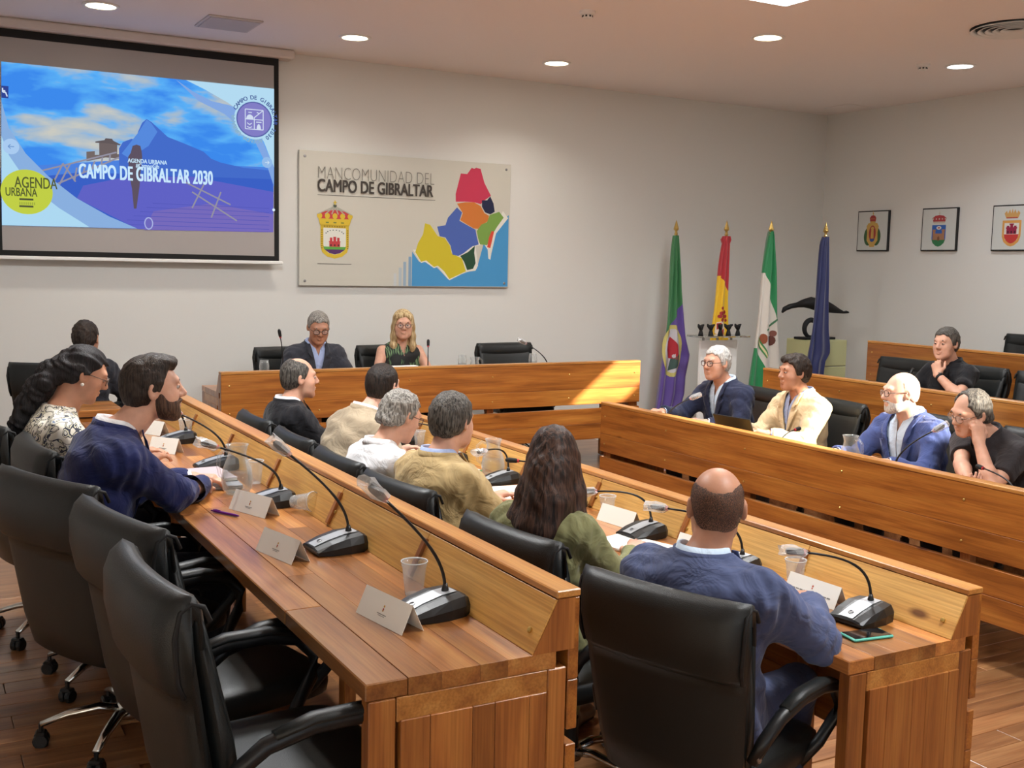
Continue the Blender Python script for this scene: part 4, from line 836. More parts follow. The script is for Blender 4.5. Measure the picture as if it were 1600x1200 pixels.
def mic(x, y, z, rz, head, label, group, bag=True, rise=0.10):
    """head: world position of the capsule"""
    t = thing('desk_microphone', label, 'microphone', (x, y, z), rz, group)
    b = mk('base', MICB, None, t); mk('strip', MICS, None, b); mk('button', MICR, None, b, loc=(-.058, 0, .0365), rot=(0, D(-17), 0))
    Minv = (Matrix.Translation((x, y, z)) @ Matrix.Rotation(rz, 4, 'Z')).inverted()
    h = Minv @ Vector(head); r = Vector((.045, 0, .055))
    dirn = (h - (r + Vector((0, 0, rise)))).normalized()
    pts = bez(r, r + Vector((0, 0, rise * .75)), r + Vector((0, 0, rise)) + dirn * .06, h - dirn * .03)
    MB().lathe([(.011, .050), (.010, .062), (.006, .078)], 12, M=Matrix.Translation((.045, 0, 0))).build('socket', M_BLACK, t, smooth=True)
    MB().tube(pts, [.0048] * 8 + [.0040] * 6, 8).build('gooseneck', M_BLACK, t, smooth=True)
    dd = (h - pts[-2]).normalized(); e = h
    MB().tube([e - dd * .034, e - dd * .026], .0085, 10).build('light_ring', M_RED, t)
    c = MB().tube([e - dd * .026, e - dd * .02, e + dd * .015, e + dd * .028, e + dd * .034], [.008, .0115, .013, .010, .003], 10).build('capsule', M_DARK, t, smooth=True)
    if bag:
        s_ = dd.cross(Vector((0, 0, 1))).normalized(); u_ = s_.cross(dd); rn = random.Random(label)
        rows = []
        for k, (a, rr) in enumerate(((-.036, .011), (-.02, .026), (.01, .031), (.04, .030), (.052, .028))):
            rows.append([e + dd * (a + rn.uniform(-.006, .006)) + s_ * (rr * 1.1 * math.cos(q * PI / 6) * rn.uniform(.75, 1.15)) + u_ * (rr * .7 * math.sin(q * PI / 6) * rn.uniform(.6, 1.15)) for q in range(12)])
        mm = MB(); mm.grid(rows, closed_v=True); mm.f.append(tuple(48 + j for j in range(12))); mm.m.append(0)
        mm.build('plastic_bag', M_BAG, t)
        lg = MB(); 
        for q in range(3): lg.add([e + u_ * (.022 + .0005 * q) + dd * (.002 + q * .012) + s_ * a for a in (-.014, .012)] + [e + u_ * (.022 + .0005 * q) + dd * (.007 + q * .012) + s_ * a for a in (.012, -.014)], [(0, 1, 2, 3)])
    return t
gm1 = 'gooseneck microphones on the left desk'; gm2 = 'gooseneck microphones on the middle desk'; gm3 = 'gooseneck microphones on the right desk'; gm4 = 'gooseneck microphones on the head table'
ZL = RISE + 0.751; ZM = 0.751
M_RIM = clear0('cup_rim', S(215, 215, 212), 0.75, 0.2)
def cup_t(x, y, z, label, group, lying=None, h=0.098, r=0.036):
    t = thing('plastic_cup', label, 'cup', (x, y, z), 0, group)
    mc = M_CUP
    rb = r * .68
    prof = [(rb, 0.0005), (r * .93, h * .86), (r * .99, h * .87), (r, h), (r + .003, h), (r + .003, h - .004), (r + .0012, h - .006), (r * .99 + .0016, h * .87), (r * .93 + .0012, h * .85), (rb + .0012, 0.0)]
    M = Matrix.Identity(4)
    if lying is not None: M = Matrix.Rotation(lying, 4, 'Z') @ Matrix.Translation((0, 0, r + .003)) @ Matrix.Rotation(D(90 - 8), 4, 'Y') @ Matrix.Translation((0, 0, -h / 2))
    MB().lathe(prof, 24, M=M, closed=True).build('wall', mc, t, smooth=True, fix=True)
    MB().lathe([(r, h), (r + .003, h + .001), (r + .0035, h - .002), (r + .0005, h - .003)], 24, M=M, closed=True).build('rim', M_RIM, t, smooth=True, fix=True)
    MB().lathe([(0.0, .0012), (rb, .0012), (rb, .003), (0, .003)], 20, M=M).build('bottom', mc, t, fix=True)
    return t
M_GLASS = thin('clear_glass', (0.62, 0.65, 0.65, 1), 0.05, 0.02, edge=.75)
M_WATER = thin('water', (0.40, 0.44, 0.44, 1), 0.03, 0.01, tint=(.93, .95, .95, 1), edge=.3)
def jug(x, y, z, rz, label, group, fill=0.09, s=1.0):
    t = thing('water_jug', label, 'jug', (x, y, z), rz, group)
    P_ = [(.045, 0.0), (.058, .02), (.064, .06), (.058, .10), (.040, .145), (.036, .165), (.042, .19), (.046, .20)]
    outer = [(r * s, h * s) for r, h in P_]; inner = [((r - .004) * s, (h + (.006 if i == 0 else 0)) * s) for i, (r, h) in enumerate(P_)]
    MB().lathe(outer + inner[::-1] + [(0.0005, .006 * s), (0.0005, 0.0)], 28, closed=True).build('glass_body', M_GLASS, t, smooth=True, fix=True)
    MB().tube([(a * s, 0, b * s) for a, b in ((.040, .175), (.062, .185), (.085, .165), (.090, .12), (.082, .085), (.063, .068))], [.006 * s, .007 * s, .0075 * s, .0075 * s, .007 * s, .006 * s], 8).build('handle', M_GLASS, t, smooth=True)
    fz = [p for p in P_ if p[1] < fill]; rr = float(np.interp(fill, [p[1] for p in P_], [p[0] for p in P_]))
    MB().lathe([(0.0005, .0065 * s)] + [((r - .0045) * s, max(h, .0065) * s) for r, h in fz] + [((rr - .0045) * s, fill * s), (0.0005, fill * s)], 28).build('water', M_WATER, t, smooth=True, fix=True)
    return t
def name_card(x, y, z, rz, label, group, marks=True, w=0.115, h=0.072, d=0.034):
    """folded card, local -y face towards the sitter"""
    t = thing('name_card', label, 'name card', (x, y, z), rz, group); th = .0012
    for sy in (-1, 1):
        m = MB(); vs = []
        for (yy, zz) in ((sy * d, 0.0), (sy * (d - th * 1.2), 0.0), (sy * th * .1, h - th), (0.0, h)): vs += [(-w, yy, zz), (w, yy, zz)]
        m.add(vs, [(0, 1, 7, 6), (2, 4, 5, 3), (0, 2, 3, 1), (0, 6, 4, 2), (1, 3, 5, 7), (4, 6, 7, 5)]); m.build('card_side', M_PAPER, t, fix=True)
    if marks:
        a = math.atan2(h, d); P = Matrix.Translation((0, -d, 0)) @ Matrix.Rotation(a, 4, 'X')
        L = [(ink(196, 150, 60), circ(0, .047, .0035, 8)), (ink(170, 66, 56), rect(-.003, .036, .003, .042)), (ink(190, 150, 60), rect(-.003, .033, .003, .036)), (ink(150, 148, 142), rect(-.022, .024, .022, .0265)), (ink(165, 162, 156), rect(-.016, .020, .016, .022))]
        if marks == 2: L = [(ink(190, 90, 70), circ(0, .053, .004, 8)), (ink(190, 90, 70), rect(-.003, .043, .003, .048))] + [(ink(130, 128, 124), rect(-.085 + k * .0175, .028, -.071 + k * .0175, .032)) for k in range(10)] + [(ink(140, 138, 134), rect(-.06 + k * .0175, .019, -.047 + k * .0175, .0225)) for k in range(7)]
        printed('printed_emblem', t, L, P, z0=.0004, dz=.00008)
    return t
R0 = 0.0
# left desk
mic(1.225, 2.62, ZL, D(6), (1.05, 2.574, 1.287), 'gooseneck microphone with bagged head nearest on the left desk beside the standing cup', gm1)
mic(1.225, 3.36, ZL, D(4), (1.05, 3.382, 1.276), 'second gooseneck microphone on the left desk behind the middle name card', gm1)
mic(1.225, 4.10, ZL, D(0), (1.00, 4.118, 1.177), 'third gooseneck microphone on the left desk beside the tipped over cup', gm1)
mic(1.225, 4.92, ZL, D(0), (1.05, 4.957, 1.195), 'fourth gooseneck microphone on the left desk in front of the bearded man', gm1)
mic(1.225, 5.72, ZL, D(0), (1.09, 5.62, 1.19), 'farthest gooseneck microphone on the left desk beyond the bearded man', gm1)
cup_t(1.256, 2.80, ZL, 'clear plastic cup standing behind the nearest microphone on the left desk', 'clear plastic cups')
cup_t(1.305, 3.93, ZL, 'clear plastic cup tipped over on the left desk', 'clear plastic cups', lying=D(-60))
cup_t(1.29, 4.53, ZL, 'clear plastic cup standing behind the water jug on the left desk', 'clear plastic cups')
cup_t(1.30, 5.86, ZL, 'clear plastic cup at the far end of the left desk', 'clear plastic cups')
name_card(1.10, 2.61, ZL, D(-81), 'white folded name card nearest on the left desk', 'white name cards', 1)
name_card(1.045, 3.36, ZL, D(-78), 'white folded name card in the middle of the left desk', 'white name cards', 1)
name_card(1.135, 4.00, ZL, D(-71), 'white folded name card in front of the water jug on the left desk', 'white name cards', 1)
name_card(1.11, 5.44, ZL, D(-50), 'white folded name card just right of the bearded man\'s shoulder', 'white name cards', 1, w=.08)
name_card(1.17, 6.05, ZL, D(-60), 'white folded name card farthest on the left desk', 'white name cards', 0, w=.09)
jug(1.17, 4.36, ZL, D(200), 'glass water jug on the left desk behind the name card', 'glass water jugs', fill=.085)
t = thing('pen', 'purple ballpoint pen lying on the left desk', 'pen', (1.03, 4.0, ZL + .0052), D(-63))
mp_ = plain('purple_plastic', S(96, 26, 128), 0.3)
MB().tube([(-.07, 0, 0), (-.055, 0, 0), (.05, 0, 0), (.062, 0, 0), (.072, 0, 0)], [.004, .005, .0052, .004, .0012], 10).build('barrel', mp_, t, smooth=True)
MB().box(-.068, -.03, -.0015, .0015, .0055, .0072).build('clip', mp_, t); MB().tube([(-.08, 0, 0), (-.07, 0, 0)], .0025, 8).build('push_button', mp_, t)
t = thing('closed_laptop', 'closed silver laptop under the bearded man\'s arm on the left desk', 'laptop', (1.10, 4.62, ZL), D(-4))
MB().box(-.13, .13, -.17, .17, 0, .010, .003).build('base', M_GREYPL, t); MB().box(-.129, .129, -.169, .169, .0105, .017, .003).build('lid', plain('silver_lid', S(190, 190, 196), .3, metal=.4), t)
t = thing('notebook', 'white notebook lying on the closed laptop', 'notebook', (1.11, 4.66, ZL + .0175), D(3))
MB().box(-.10, .10, -.14, .14, 0, .002, .0005).build('back_cover', plain('cover_dark', S(52, 50, 58), .5), t); MB().box(-.097, .097, -.138, .138, .0022, .013).build('pages', M_PAPER, t); MB().box(-.10, .10, -.14, .14, .0132, .0152, .0005).build('front_cover', plain('cover_mauve', S(186, 168, 172), .5), t)
tag(MB().box(-.09, .09, -.03, .03, 0, .03, .008).build('tissue_pack', M_WHITE, None, loc=(.72, 7.3, ZL), rot=(0, 0, .3)), 'small white packet on the corner table at far left', 'packet')
# middle desk
mic(2.695, 2.47, ZM, D(8), (2.50, 2.58, .972), 'gooseneck microphone nearest on the middle desk beside the green phone', gm2, rise=.14)
mic(2.695, 3.10, ZM, D(6), (2.52, 3.34, .96), 'gooseneck microphone on the middle desk just right of the bald man\'s head', gm2, rise=.14)
mic(2.695, 3.68, ZM, D(4), (2.50, 3.801, .935), 'gooseneck microphone on the middle desk between the olive jacket woman and the bald man', gm2, rise=.14)
mic(2.695, 4.30, ZM, D(0), (2.52, 4.50, .95), 'gooseneck microphone on the middle desk just right of the long haired woman', gm2, bag=False, rise=.14)
mic(2.695, 4.93, ZM, D(0), (2.50, 4.78, .95), 'gooseneck microphone on the middle desk between the tan jacket man and the woman', gm2, rise=.14)
mic(2.70, 5.55, ZM, D(0), (2.52, 5.70, .97), 'gooseneck microphone on the middle desk left of the water jug', gm2, bag=False, rise=.14)
mic(2.70, 6.25, ZM, D(0), (2.52, 6.35, .97), 'gooseneck microphone at the far end of the middle desk', gm2, bag=False, rise=.14)
cup_t(2.765, 2.85, ZM, 'clear plastic cup on the middle desk behind the long name card', 'clear plastic cups')
cup_t(2.76, 4.04, ZM, 'clear plastic cup on the middle desk beside the long haired woman', 'clear plastic cups')
cup_t(2.77, 6.12, ZM, 'clear plastic cup of water at the far end of the middle desk', 'clear plastic cups')
name_card(2.715, 2.70, ZM, D(-87), 'long white name card with printed lines nearest on the middle desk', 'white name cards', 2)
name_card(2.735, 3.91, ZM, D(-84), 'white name card on the middle desk right of the long haired woman', 'white name cards', 0)
name_card(2.715, 3.35, ZM, D(-84), 'white name card on the middle desk hidden behind the bald man\'s collar', 'white name cards', 0, w=.09)
jug(2.74, 5.10, ZM, D(160), 'glass water jug on the middle desk between two sitters', 'glass water jugs', fill=.09)
for i in range(3):
    tag(MB().box(-.105, .105, -.148, .148, 0, .0035, .0004).build('paper_sheet', M_PAPER, None, loc=(2.56, 3.56, ZM + .0036 * i), rot=(0, 0, (.25, .2, .28)[i])),
        ('lowest sheet of the paper pile beside the bald man', 'middle sheet of the paper pile beside the bald man', 'top white sheet of the paper pile beside the bald man')[i], 'paper', 'paper pile on the middle desk')
t = thing('tablet', 'tablet with a bright page under the bald man\'s hand', 'tablet', (2.585, 2.70, ZM), D(-14))
MB().box(-.09, .09, -.125, .125, 0, .007, .002).build('case', plain('case_green', S(40, 70, 62), .4), t); MB().box(-.078, .078, -.112, .112, .0072, .008).build('screen', glow('tablet_screen', S(196, 206, 226), .75), t)
L = [(ink(120, 150, 205), rect(-.05, -.09, .05, -.03)), (ink(120, 128, 140), rect(-.05, .0, .05, .006)), (ink(120, 128, 140), rect(-.05, .02, .04, .026))]
printed('page_print', t, L, Matrix.Identity(4), z0=.0084)
t = thing('mobile_phone', 'mobile phone in a turquoise case on the near corner of the middle desk', 'phone', (2.585, 2.345, ZM), D(-8))
MB().box(-.074, .074, -.038, .038, 0, .009, .003).build('case', plain('case_turquoise', S(96, 190, 172), .4), t); MB().box(-.069, .069, -.034, .034, .0092, .0098, .0002).build('screen', plain('phone_glass', S(14, 14, 18), .06), t)
t = thing('folder', 'green folder with papers on the middle desk', 'folder', (2.62, 5.38, ZM), D(8))
MB().box(-.12, .12, -.16, .16, 0, .004, .001).build('cover', plain('folder_green', S(70, 130, 84), .5), t); MB().box(-.105, .105, -.148, .148, .0042, .008).build('papers', M_PAPER, t)
tag(MB().box(-.105, .105, -.148, .148, 0, .003, .0004).build('paper_sheet', M_PAPER, None, loc=(2.60, 6.0, ZM), rot=(0, 0, .1)), 'white paper on the far middle desk before the beige jacket man', 'paper')
tag(MB().box(-.105, .105, -.148, .148, 0, .003, .0004).build('paper_sheet', M_PAPER, None, loc=(2.61, 5.02 - .33, ZM), rot=(0, 0, -.15)), 'white paper on the middle desk before the man in the tan jacket', 'paper')
# right desk
mic(4.70, 6.12, ZM, D(180), (4.83, 6.04, .985), 'gooseneck microphone before the white haired man in the navy blazer', gm3, bag=True, rise=.10)
mic(4.70, 4.98, ZM, D(180), (4.84, 5.03, .90), 'gooseneck microphone before the dark haired man in the cream jacket', gm3, bag=False, rise=.08)
mic(4.70, 4.10, ZM, D(180), (4.80, 3.944, 1.06), 'tall gooseneck microphone between the bald man in blue and the man in the dark polo', gm3, bag=True, rise=.12)
mic(4.70, 3.36, ZM, D(180), (4.78, 3.66, .90), 'gooseneck microphone at the right edge before the man in the dark polo', gm3, bag=False, rise=.09)
jug(4.70, 4.46, ZM, D(-90), 'glass water jug behind the right desk before the bald man', 'glass water jugs', fill=.07)
t = thing('laptop', 'dark laptop in front of the man in the cream jacket', 'laptop', (4.78, 5.38, ZM), D(96))
MB().box(-.16, .16, -.11, .11, 0, .014, .003).build('base', M_BLACK, t); MB().box(-.16, .16, -.004, .004, 0, .20, .002).build('lid', M_BLACK, t, loc=(0, .112, .014), rot=(D(-24), 0, 0)); MB().box(-.14, .14, -.09, .03, .0142, .0148).build('keyboard', M_DARK, t)
tag(MB().box(-.105, .105, -.148, .148, 0, .003, .0004).build('paper_sheet', M_PAPER, None, loc=(4.85, 5.05, ZM), rot=(0, 0, .1)), 'white paper on the right desk before the cream jacket man', 'paper')
# head table
ZH = RISE + .751
mic(2.50, 8.05, ZH, D(-90), (2.471, 8.0, 1.331), 'thin gooseneck microphone left of the grey haired man at the head table', gm4, bag=False, rise=.2)
mic(3.69, 8.05, ZH, D(-90), (3.716, 8.06, 1.235), 'thin gooseneck microphone right of the blonde woman at the head table', gm4, bag=False, rise=.14)
mic(4.80, 8.05, ZH, D(-60), (4.619, 8.10, 1.228), 'gooseneck microphone with bagged head before the empty head table chair', gm4, bag=True, rise=.12)
def glass(x, y, z, label):
    t = thing('wine_glass', label, 'glass', (x, y, z), 0, 'stemmed glasses on the head table')
    prof = [(.032, 0), (.032, .003), (.005, .008), (.005, .085), (.02, .10), (.036, .13), (.037, .16), (.030, .205)]
    MB().lathe(prof + [(r - .0022, h) for r, h in prof[:3:-1]] + [(.0006, .104), (.0006, .0)], 22, closed=True).build('bowl_and_stem', M_GLASS, t, smooth=True, fix=True)
    MB().lathe([(.0006, .106), (.018, .106), (.032, .13), (.0315, .138), (.0006, .138)], 20).build('water', M_WATER, t, smooth=True, fix=True)
glass(2.35, 7.99, ZH, 'stemmed water glass at the left end of the head table'); glass(4.01, 8.03, ZH, 'stemmed water glass right of the blonde woman'); glass(4.66, 8.0, ZH, 'stemmed water glass before the empty head table chair')
jug(4.15, 8.08, ZH, D(10), 'low glass jug beside the stemmed glass on the head table', 'glass water jugs', fill=.06, s=.9)
tag(MB().box(-.12, .12, -.03, .03, 0, .006, .001).build('paper_sheet', M_PAPER, None, loc=(3.36, 7.755, RISE + .902), rot=(0, 0, .02)), 'white paper on the ledge before the blonde woman', 'paper')
tag(MB().box(-.04, .04, -.03, .03, 0, .004, .001).build('visitor_badge', M_PAPER, None, loc=(6.205, 5.47, RISE + .902), rot=(0, 0, .1)), 'small printed white badge on the second tier desk ledge', 'badge')
def clear(name, col, alpha, rough=0.04):
    if name in MATS: return MATS[name]
    nt = NT(name); b = nt.b; b.inputs['Base Color'].default_value = col; b.inputs['Roughness'].default_value = rough; b.inputs['Alpha'].default_value = alpha; b.inputs['IOR'].default_value = 1.5
    MATS[name] = nt.m; return nt.m
LENS = clear('lens_glass', (.9, .92, .93, 1), .10, .02)
# ------------------------------------------------------------------ people: smooth distance fields turned into one continuous surface
V3 = lambda *a: np.array(a, float)
def nrm(v): return v / (np.linalg.norm(v) + 1e-12)
def smin(a, b, k):
    h = np.maximum(k - np.abs(a - b), 0.0) / k; return np.minimum(a, b) - h * h * k * 0.25
def smax(a, b, k): return -smin(-a, -b, k)
class Field:
    def __init__(s): s.p = []          # (fn, centre, radius, k, op)
    def cone(s, a, b, ra, rb, k=0.02, op='u'):
        a = np.asarray(a, float); b = np.asarray(b, float); ba = b - a; L2 = max(ba.dot(ba), 1e-9)
        def fn(P):
            h = np.clip(((P - a) @ ba) / L2, 0, 1); return np.linalg.norm(P - a - h[:, None] * ba, axis=1) - (ra + (rb - ra) * h)
        s.p.append((fn, (a + b) / 2, np.linalg.norm(ba) / 2 + max(ra, rb), k, op)); return s
    def chain(s, pts, rad, k=0.02):
        for i in range(len(pts) - 1): s.cone(pts[i], pts[i + 1], rad[i], rad[i + 1], k)
        return s
    def ell(s, c, r, R=None, k=0.02, op='u'):
        c = np.asarray(c, float); r = np.asarray(r, float)
        def fn(P):
            Q = (P - c) @ R if R is not None else P - c
            q = Q / r; k0 = np.linalg.norm(q, axis=1); k1 = np.linalg.norm(q / r, axis=1) + 1e-9; return k0 * (k0 - 1) / k1
        s.p.append((fn, c, r.max(), k, op)); return s
    def custom(s, fn, c, r, k=0.02, op='u'): s.p.append((fn, np.asarray(c, float), r, k, op)); return s
    def ev(s, P, c=None, R=0.0):
        d = np.full(len(P), 9.0)
        for fn, pc, pr, k, op in s.p:
            if c is not None and op in 'us' and math.sqrt((pc[0] - c[0]) ** 2 + (pc[1] - c[1]) ** 2 + (pc[2] - c[2]) ** 2) - pr - R > 0.055: continue
            v = fn(P)
            if op == 'u': d = smin(d, v, k)
            elif op == 's': d = smax(d, -v, k)
            elif op == 'i': d = smax(d, v, k)
            elif op == 'd': d = d + v
        return d
    def bounds(s):
        lo = np.min([c - r for f, c, r, k, op in s.p if op == 'u'], axis=0); hi = np.max([c + r for f, c, r, k, op in s.p if op == 'u'], axis=0); return lo - 0.03, hi + 0.03
def surface(F, h, bounds=None, B=10):
    lo, hi = bounds or F.bounds(); n = np.ceil((hi - lo) / h / B).astype(int); N = n * B + 1
    D_ = np.empty(N, np.float32)
    cs = np.stack(np.meshgrid(*[lo[i] + (np.arange(n[i]) + .5) * B * h for i in range(3)], indexing='ij'), -1).reshape(-1, 3)
    dc = F.ev(cs).reshape(n); Rb = B * h * 0.87
    big = np.repeat(np.repeat(np.repeat(dc, B, 0), B, 1), B, 2); D_[:] = 1.0; D_[:-1, :-1, :-1] = np.where(big > 0, 1.0, -1.0)
    off = np.stack(np.meshgrid(*[np.arange(B + 1)] * 3, indexing='ij'), -1).reshape(-1, 3) * h
    for ix, iy, iz in np.argwhere(np.abs(dc) < Rb * 1.15 + 0.014):
        o = lo + np.array([ix, iy, iz]) * B * h
        D_[ix * B:ix * B + B + 1, iy * B:iy * B + B + 1, iz * B:iz * B + B + 1] = F.ev(o + off, o + B * h / 2, Rb).reshape(B + 1, B + 1, B + 1)
    return nets(D_, lo, h)
def nets(D_, lo, h):
    S_ = D_ < 0; cnt = np.zeros(np.array(S_.shape) - 1, np.int8)
    sl = lambda i, j, k: (slice(i, S_.shape[0] - 1 + i), slice(j, S_.shape[1] - 1 + j), slice(k, S_.shape[2] - 1 + k))
    for i in (0, 1):
        for j in (0, 1):
            for k in (0, 1): cnt += S_[sl(i, j, k)]
    mix = (cnt > 0) & (cnt < 8); idx = np.argwhere(mix); ids = np.full(cnt.shape, -1, np.int32); ids[mix] = np.arange(len(idx))
    acc = np.zeros((len(idx), 3)); w = np.zeros(len(idx))
    cor = [(i, j, k) for i in (0, 1) for j in (0, 1) for k in (0, 1)]
    vals = {c: D_[idx[:, 0] + c[0], idx[:, 1] + c[1], idx[:, 2] + c[2]].astype(float) for c in cor}
    for c in cor:
        for ax in range(3):
            if c[ax] == 1: continue
            e = list(c); e[ax] = 1; e = tuple(e); a, b = vals[c], vals[e]; m = (a < 0) != (b < 0)
            t_ = np.where(m, a / np.where(np.abs(a - b) < 1e-12, 1, a - b), 0); p = np.tile(np.array(c, float), (len(idx), 1)); p[:, ax] += t_
            acc += p * m[:, None]; w += m
    V = lo + h * (idx + acc / w[:, None]); quads = []
    for ax in range(3):
        a1, a2 = (ax + 1) % 3, (ax + 2) % 3
        s0 = [slice(None)] * 3; s1 = [slice(None)] * 3; s0[ax] = slice(0, -1); s1[ax] = slice(1, None)
        A, Bv = S_[tuple(s0)], S_[tuple(s1)]; e = np.argwhere(A != Bv)
        ok = (e[:, a1] > 0) & (e[:, a2] > 0) & (e[:, a1] < S_.shape[a1] - 1) & (e[:, a2] < S_.shape[a2] - 1); e = e[ok]
        ins = A[e[:, 0], e[:, 1], e[:, 2]]
        def cid(d1, d2):
            q = e.copy(); q[:, a1] += d1; q[:, a2] += d2; return ids[q[:, 0], q[:, 1], q[:, 2]]
        Q = np.stack([cid(-1, -1), cid(0, -1), cid(0, 0), cid(-1, 0)], 1); Q[~ins] = Q[~ins][:, ::-1]; quads.append(Q)
    Q = np.concatenate(quads); Q = Q[(Q >= 0).all(1)]; return V, Q
def np_mesh(name, V, Q, mats, parent, smooth=True, mi=None):
    used = np.unique(Q); mp = np.full(len(V), -1); mp[used] = np.arange(len(used)); V = V[used]; Q = mp[Q]
    me = bpy.data.meshes.new(name); me.vertices.add(len(V)); me.vertices.foreach_set('co', V.astype(np.float32).ravel())
    me.loops.add(Q.size); me.loops.foreach_set('vertex_index', Q.astype(np.int32).ravel())
    me.polygons.add(len(Q)); me.polygons.foreach_set('loop_start', np.arange(0, Q.size, 4, dtype=np.int32)); me.polygons.foreach_set('loop_total', np.full(len(Q), 4, np.int32))
    me.update(calc_edges=True)
    if mi is not None: me.polygons.foreach_set('material_index', mi.astype(np.int32))
    if smooth: me.polygons.foreach_set('use_smooth', np.ones(len(Q), bool))
    me.validate(); return mk(name, me, mats, parent)
def rot3(yaw, pitch, roll):
    """columns: right, forward, up. yaw to the left, pitch down, roll to the right (degrees)"""
    y, p, r = [math.radians(a) for a in (yaw, pitch, roll)]
    return np.array(Matrix.Rotation(y, 3, 'Z') @ Matrix.Rotation(-p, 3, 'X') @ Matrix.Rotation(r, 3, 'Y'))
def skin_mat(name, col):
    if name in MATS: return MATS[name]
    m = plain(name, col, 0.48, var=0.10, vscale=22, sss=0.12, bump=0.05, bscale=300, spec=0.4); return m
def hair_mat(name, c1, c2, stretch=(170, 170, 14), cover=1.0):
    if name in MATS: return MATS[name]
    nt = NT(name); tc = nt.n('ShaderNodeTexCoord'); mp = nt.n('ShaderNodeMapping'); mp.inputs['Scale'].default_value = stretch; nt.l(tc.outputs['Object'], mp.inputs[0])
    nz = nt.n('ShaderNodeTexNoise', i_Scale=1.0, i_Detail=3.0, i_Distortion=0.8); nt.l(mp.outputs[0], nz.inputs['Vector'])
    r = ramp(nt, [(0.38, c1), (0.62, c2)]); nt.l(nz.outputs['Fac'], r.inputs[0]); nt.l(r.outputs[0], nt.b.inputs['Base Color']); nt.b.inputs['Roughness'].default_value = 0.55; nt.b.inputs['Specular IOR Level'].default_value = 0.3
    if cover < 1.0:
        n2 = nt.n('ShaderNodeTexNoise', i_Scale=420.0, i_Detail=1.0); nt.l(tc.outputs['Object'], n2.inputs['Vector']); r2 = ramp(nt, [(.5 - .1 + (.5 - cover) * .3, (0, 0, 0, 1)), (.5 + .1 + (.5 - cover) * .3, (1, 1, 1, 1))]); nt.l(n2.outputs['Fac'], r2.inputs[0]); nt.l(r2.outputs[0], nt.b.inputs['Alpha'])
    bp = nt.n('ShaderNodeBump', i_Strength=0.8, i_Distance=0.004); nt.l(nz.outputs['Fac'], bp.inputs['Height']); nt.l(bp.outputs[0], nt.b.inputs['Normal']); MATS[name] = nt.m; return nt.m
def cloth_mat(name, col, var=0.12, rough=0.85):
    """woven cloth with soft creases"""
    if name in MATS: return MATS[name]
    nt = NT(name); b = nt.b; tc = nt.n('ShaderNodeTexCoord')
    n0 = nt.n('ShaderNodeTexNoise', i_Scale=9.0, i_Detail=3.0, i_Distortion=1.2); nt.l(tc.outputs['Object'], n0.inputs['Vector'])
    d = tuple(c * (1 - var) for c in col[:3]) + (1,); u = tuple(min(1, c * (1 + var)) for c in col[:3]) + (1,)
    r = ramp(nt, [(0.3, d), (0.7, u)]); nt.l(n0.outputs['Fac'], r.inputs[0]); nt.l(r.outputs[0], b.inputs['Base Color'])
    n1 = nt.n('ShaderNodeTexNoise', i_Scale=600.0, i_Detail=1.0); nt.l(tc.outputs['Object'], n1.inputs['Vector'])
    b1 = nt.n('ShaderNodeBump', i_Strength=0.55, i_Distance=0.03); nt.l(n0.outputs['Fac'], b1.inputs['Height'])
    b2 = nt.n('ShaderNodeBump', i_Strength=0.12, i_Distance=0.001); nt.l(n1.outputs['Fac'], b2.inputs['Height']); nt.l(b1.outputs[0], b2.inputs['Normal']); nt.l(b2.outputs[0], b.inputs['Normal'])
    b.inputs['Roughness'].default_value = rough; b.inputs['Sheen Weight'].default_value = 0.12; b.inputs['Specular IOR Level'].default_value = 0.25; MATS[name] = nt.m; return nt.m
def paisley_mat():
    nt = NT('paisley_cloth'); b = nt.b; tc = nt.n('ShaderNodeTexCoord')
    nz = nt.n('ShaderNodeTexNoise', i_Scale=13.0, i_Detail=0.5, i_Distortion=2.6); nt.l(tc.outputs['Object'], nz.inputs['Vector'])
    r = ramp(nt, [(0.0, S(232, 228, 214)), (0.40, S(232, 228, 214)), (0.42, S(48, 52, 66)), (0.455, S(58, 62, 80)), (0.47, S(206, 204, 180)), (0.52, S(214, 210, 190)), (0.535, S(52, 56, 72)), (0.565, S(60, 64, 82)), (0.58, S(226, 224, 214)), (0.68, S(230, 226, 216)), (0.70, S(120, 140, 170)), (1.0, S(228, 226, 216))], 'CONSTANT')
    nt.l(nz.outputs['Fac'], r.inputs[0]); nt.l(r.outputs[0], b.inputs['Base Color']); b.inputs['Roughness'].default_value = 0.75; return nt.m
def leaf_mat():
    nt = NT('leaf_print_cloth'); b = nt.b; tc = nt.n('ShaderNodeTexCoord')
    wv = nt.n('ShaderNodeTexWave', i_Scale=16.0, i_Distortion=9.0, i_Detail=1.5); nt.l(tc.outputs['Object'], wv.inputs['Vector'])
    nz = nt.n('ShaderNodeTexNoise', i_Scale=8.0, i_Detail=1.0); nt.l(tc.outputs['Object'], nz.inputs['Vector'])
    mu = nt.n('ShaderNodeMath', operation='MULTIPLY'); nt.l(wv.outputs['Fac'], mu.inputs[0])
    r0 = ramp(nt, [(0.47, (0, 0, 0, 1)), (0.56, (1, 1, 1, 1))]); nt.l(nz.outputs['Fac'], r0.inputs[0]); nt.l(r0.outputs[0], mu.inputs[1])
    r = ramp(nt, [(0.15, S(20, 22, 22)), (0.35, S(62, 92, 62)), (0.8, S(116, 146, 104))]); nt.l(mu.outputs[0], r.inputs[0]); nt.l(r.outputs[0], b.inputs['Base Color']); b.inputs['Roughness'].default_value = 0.75; return nt.m

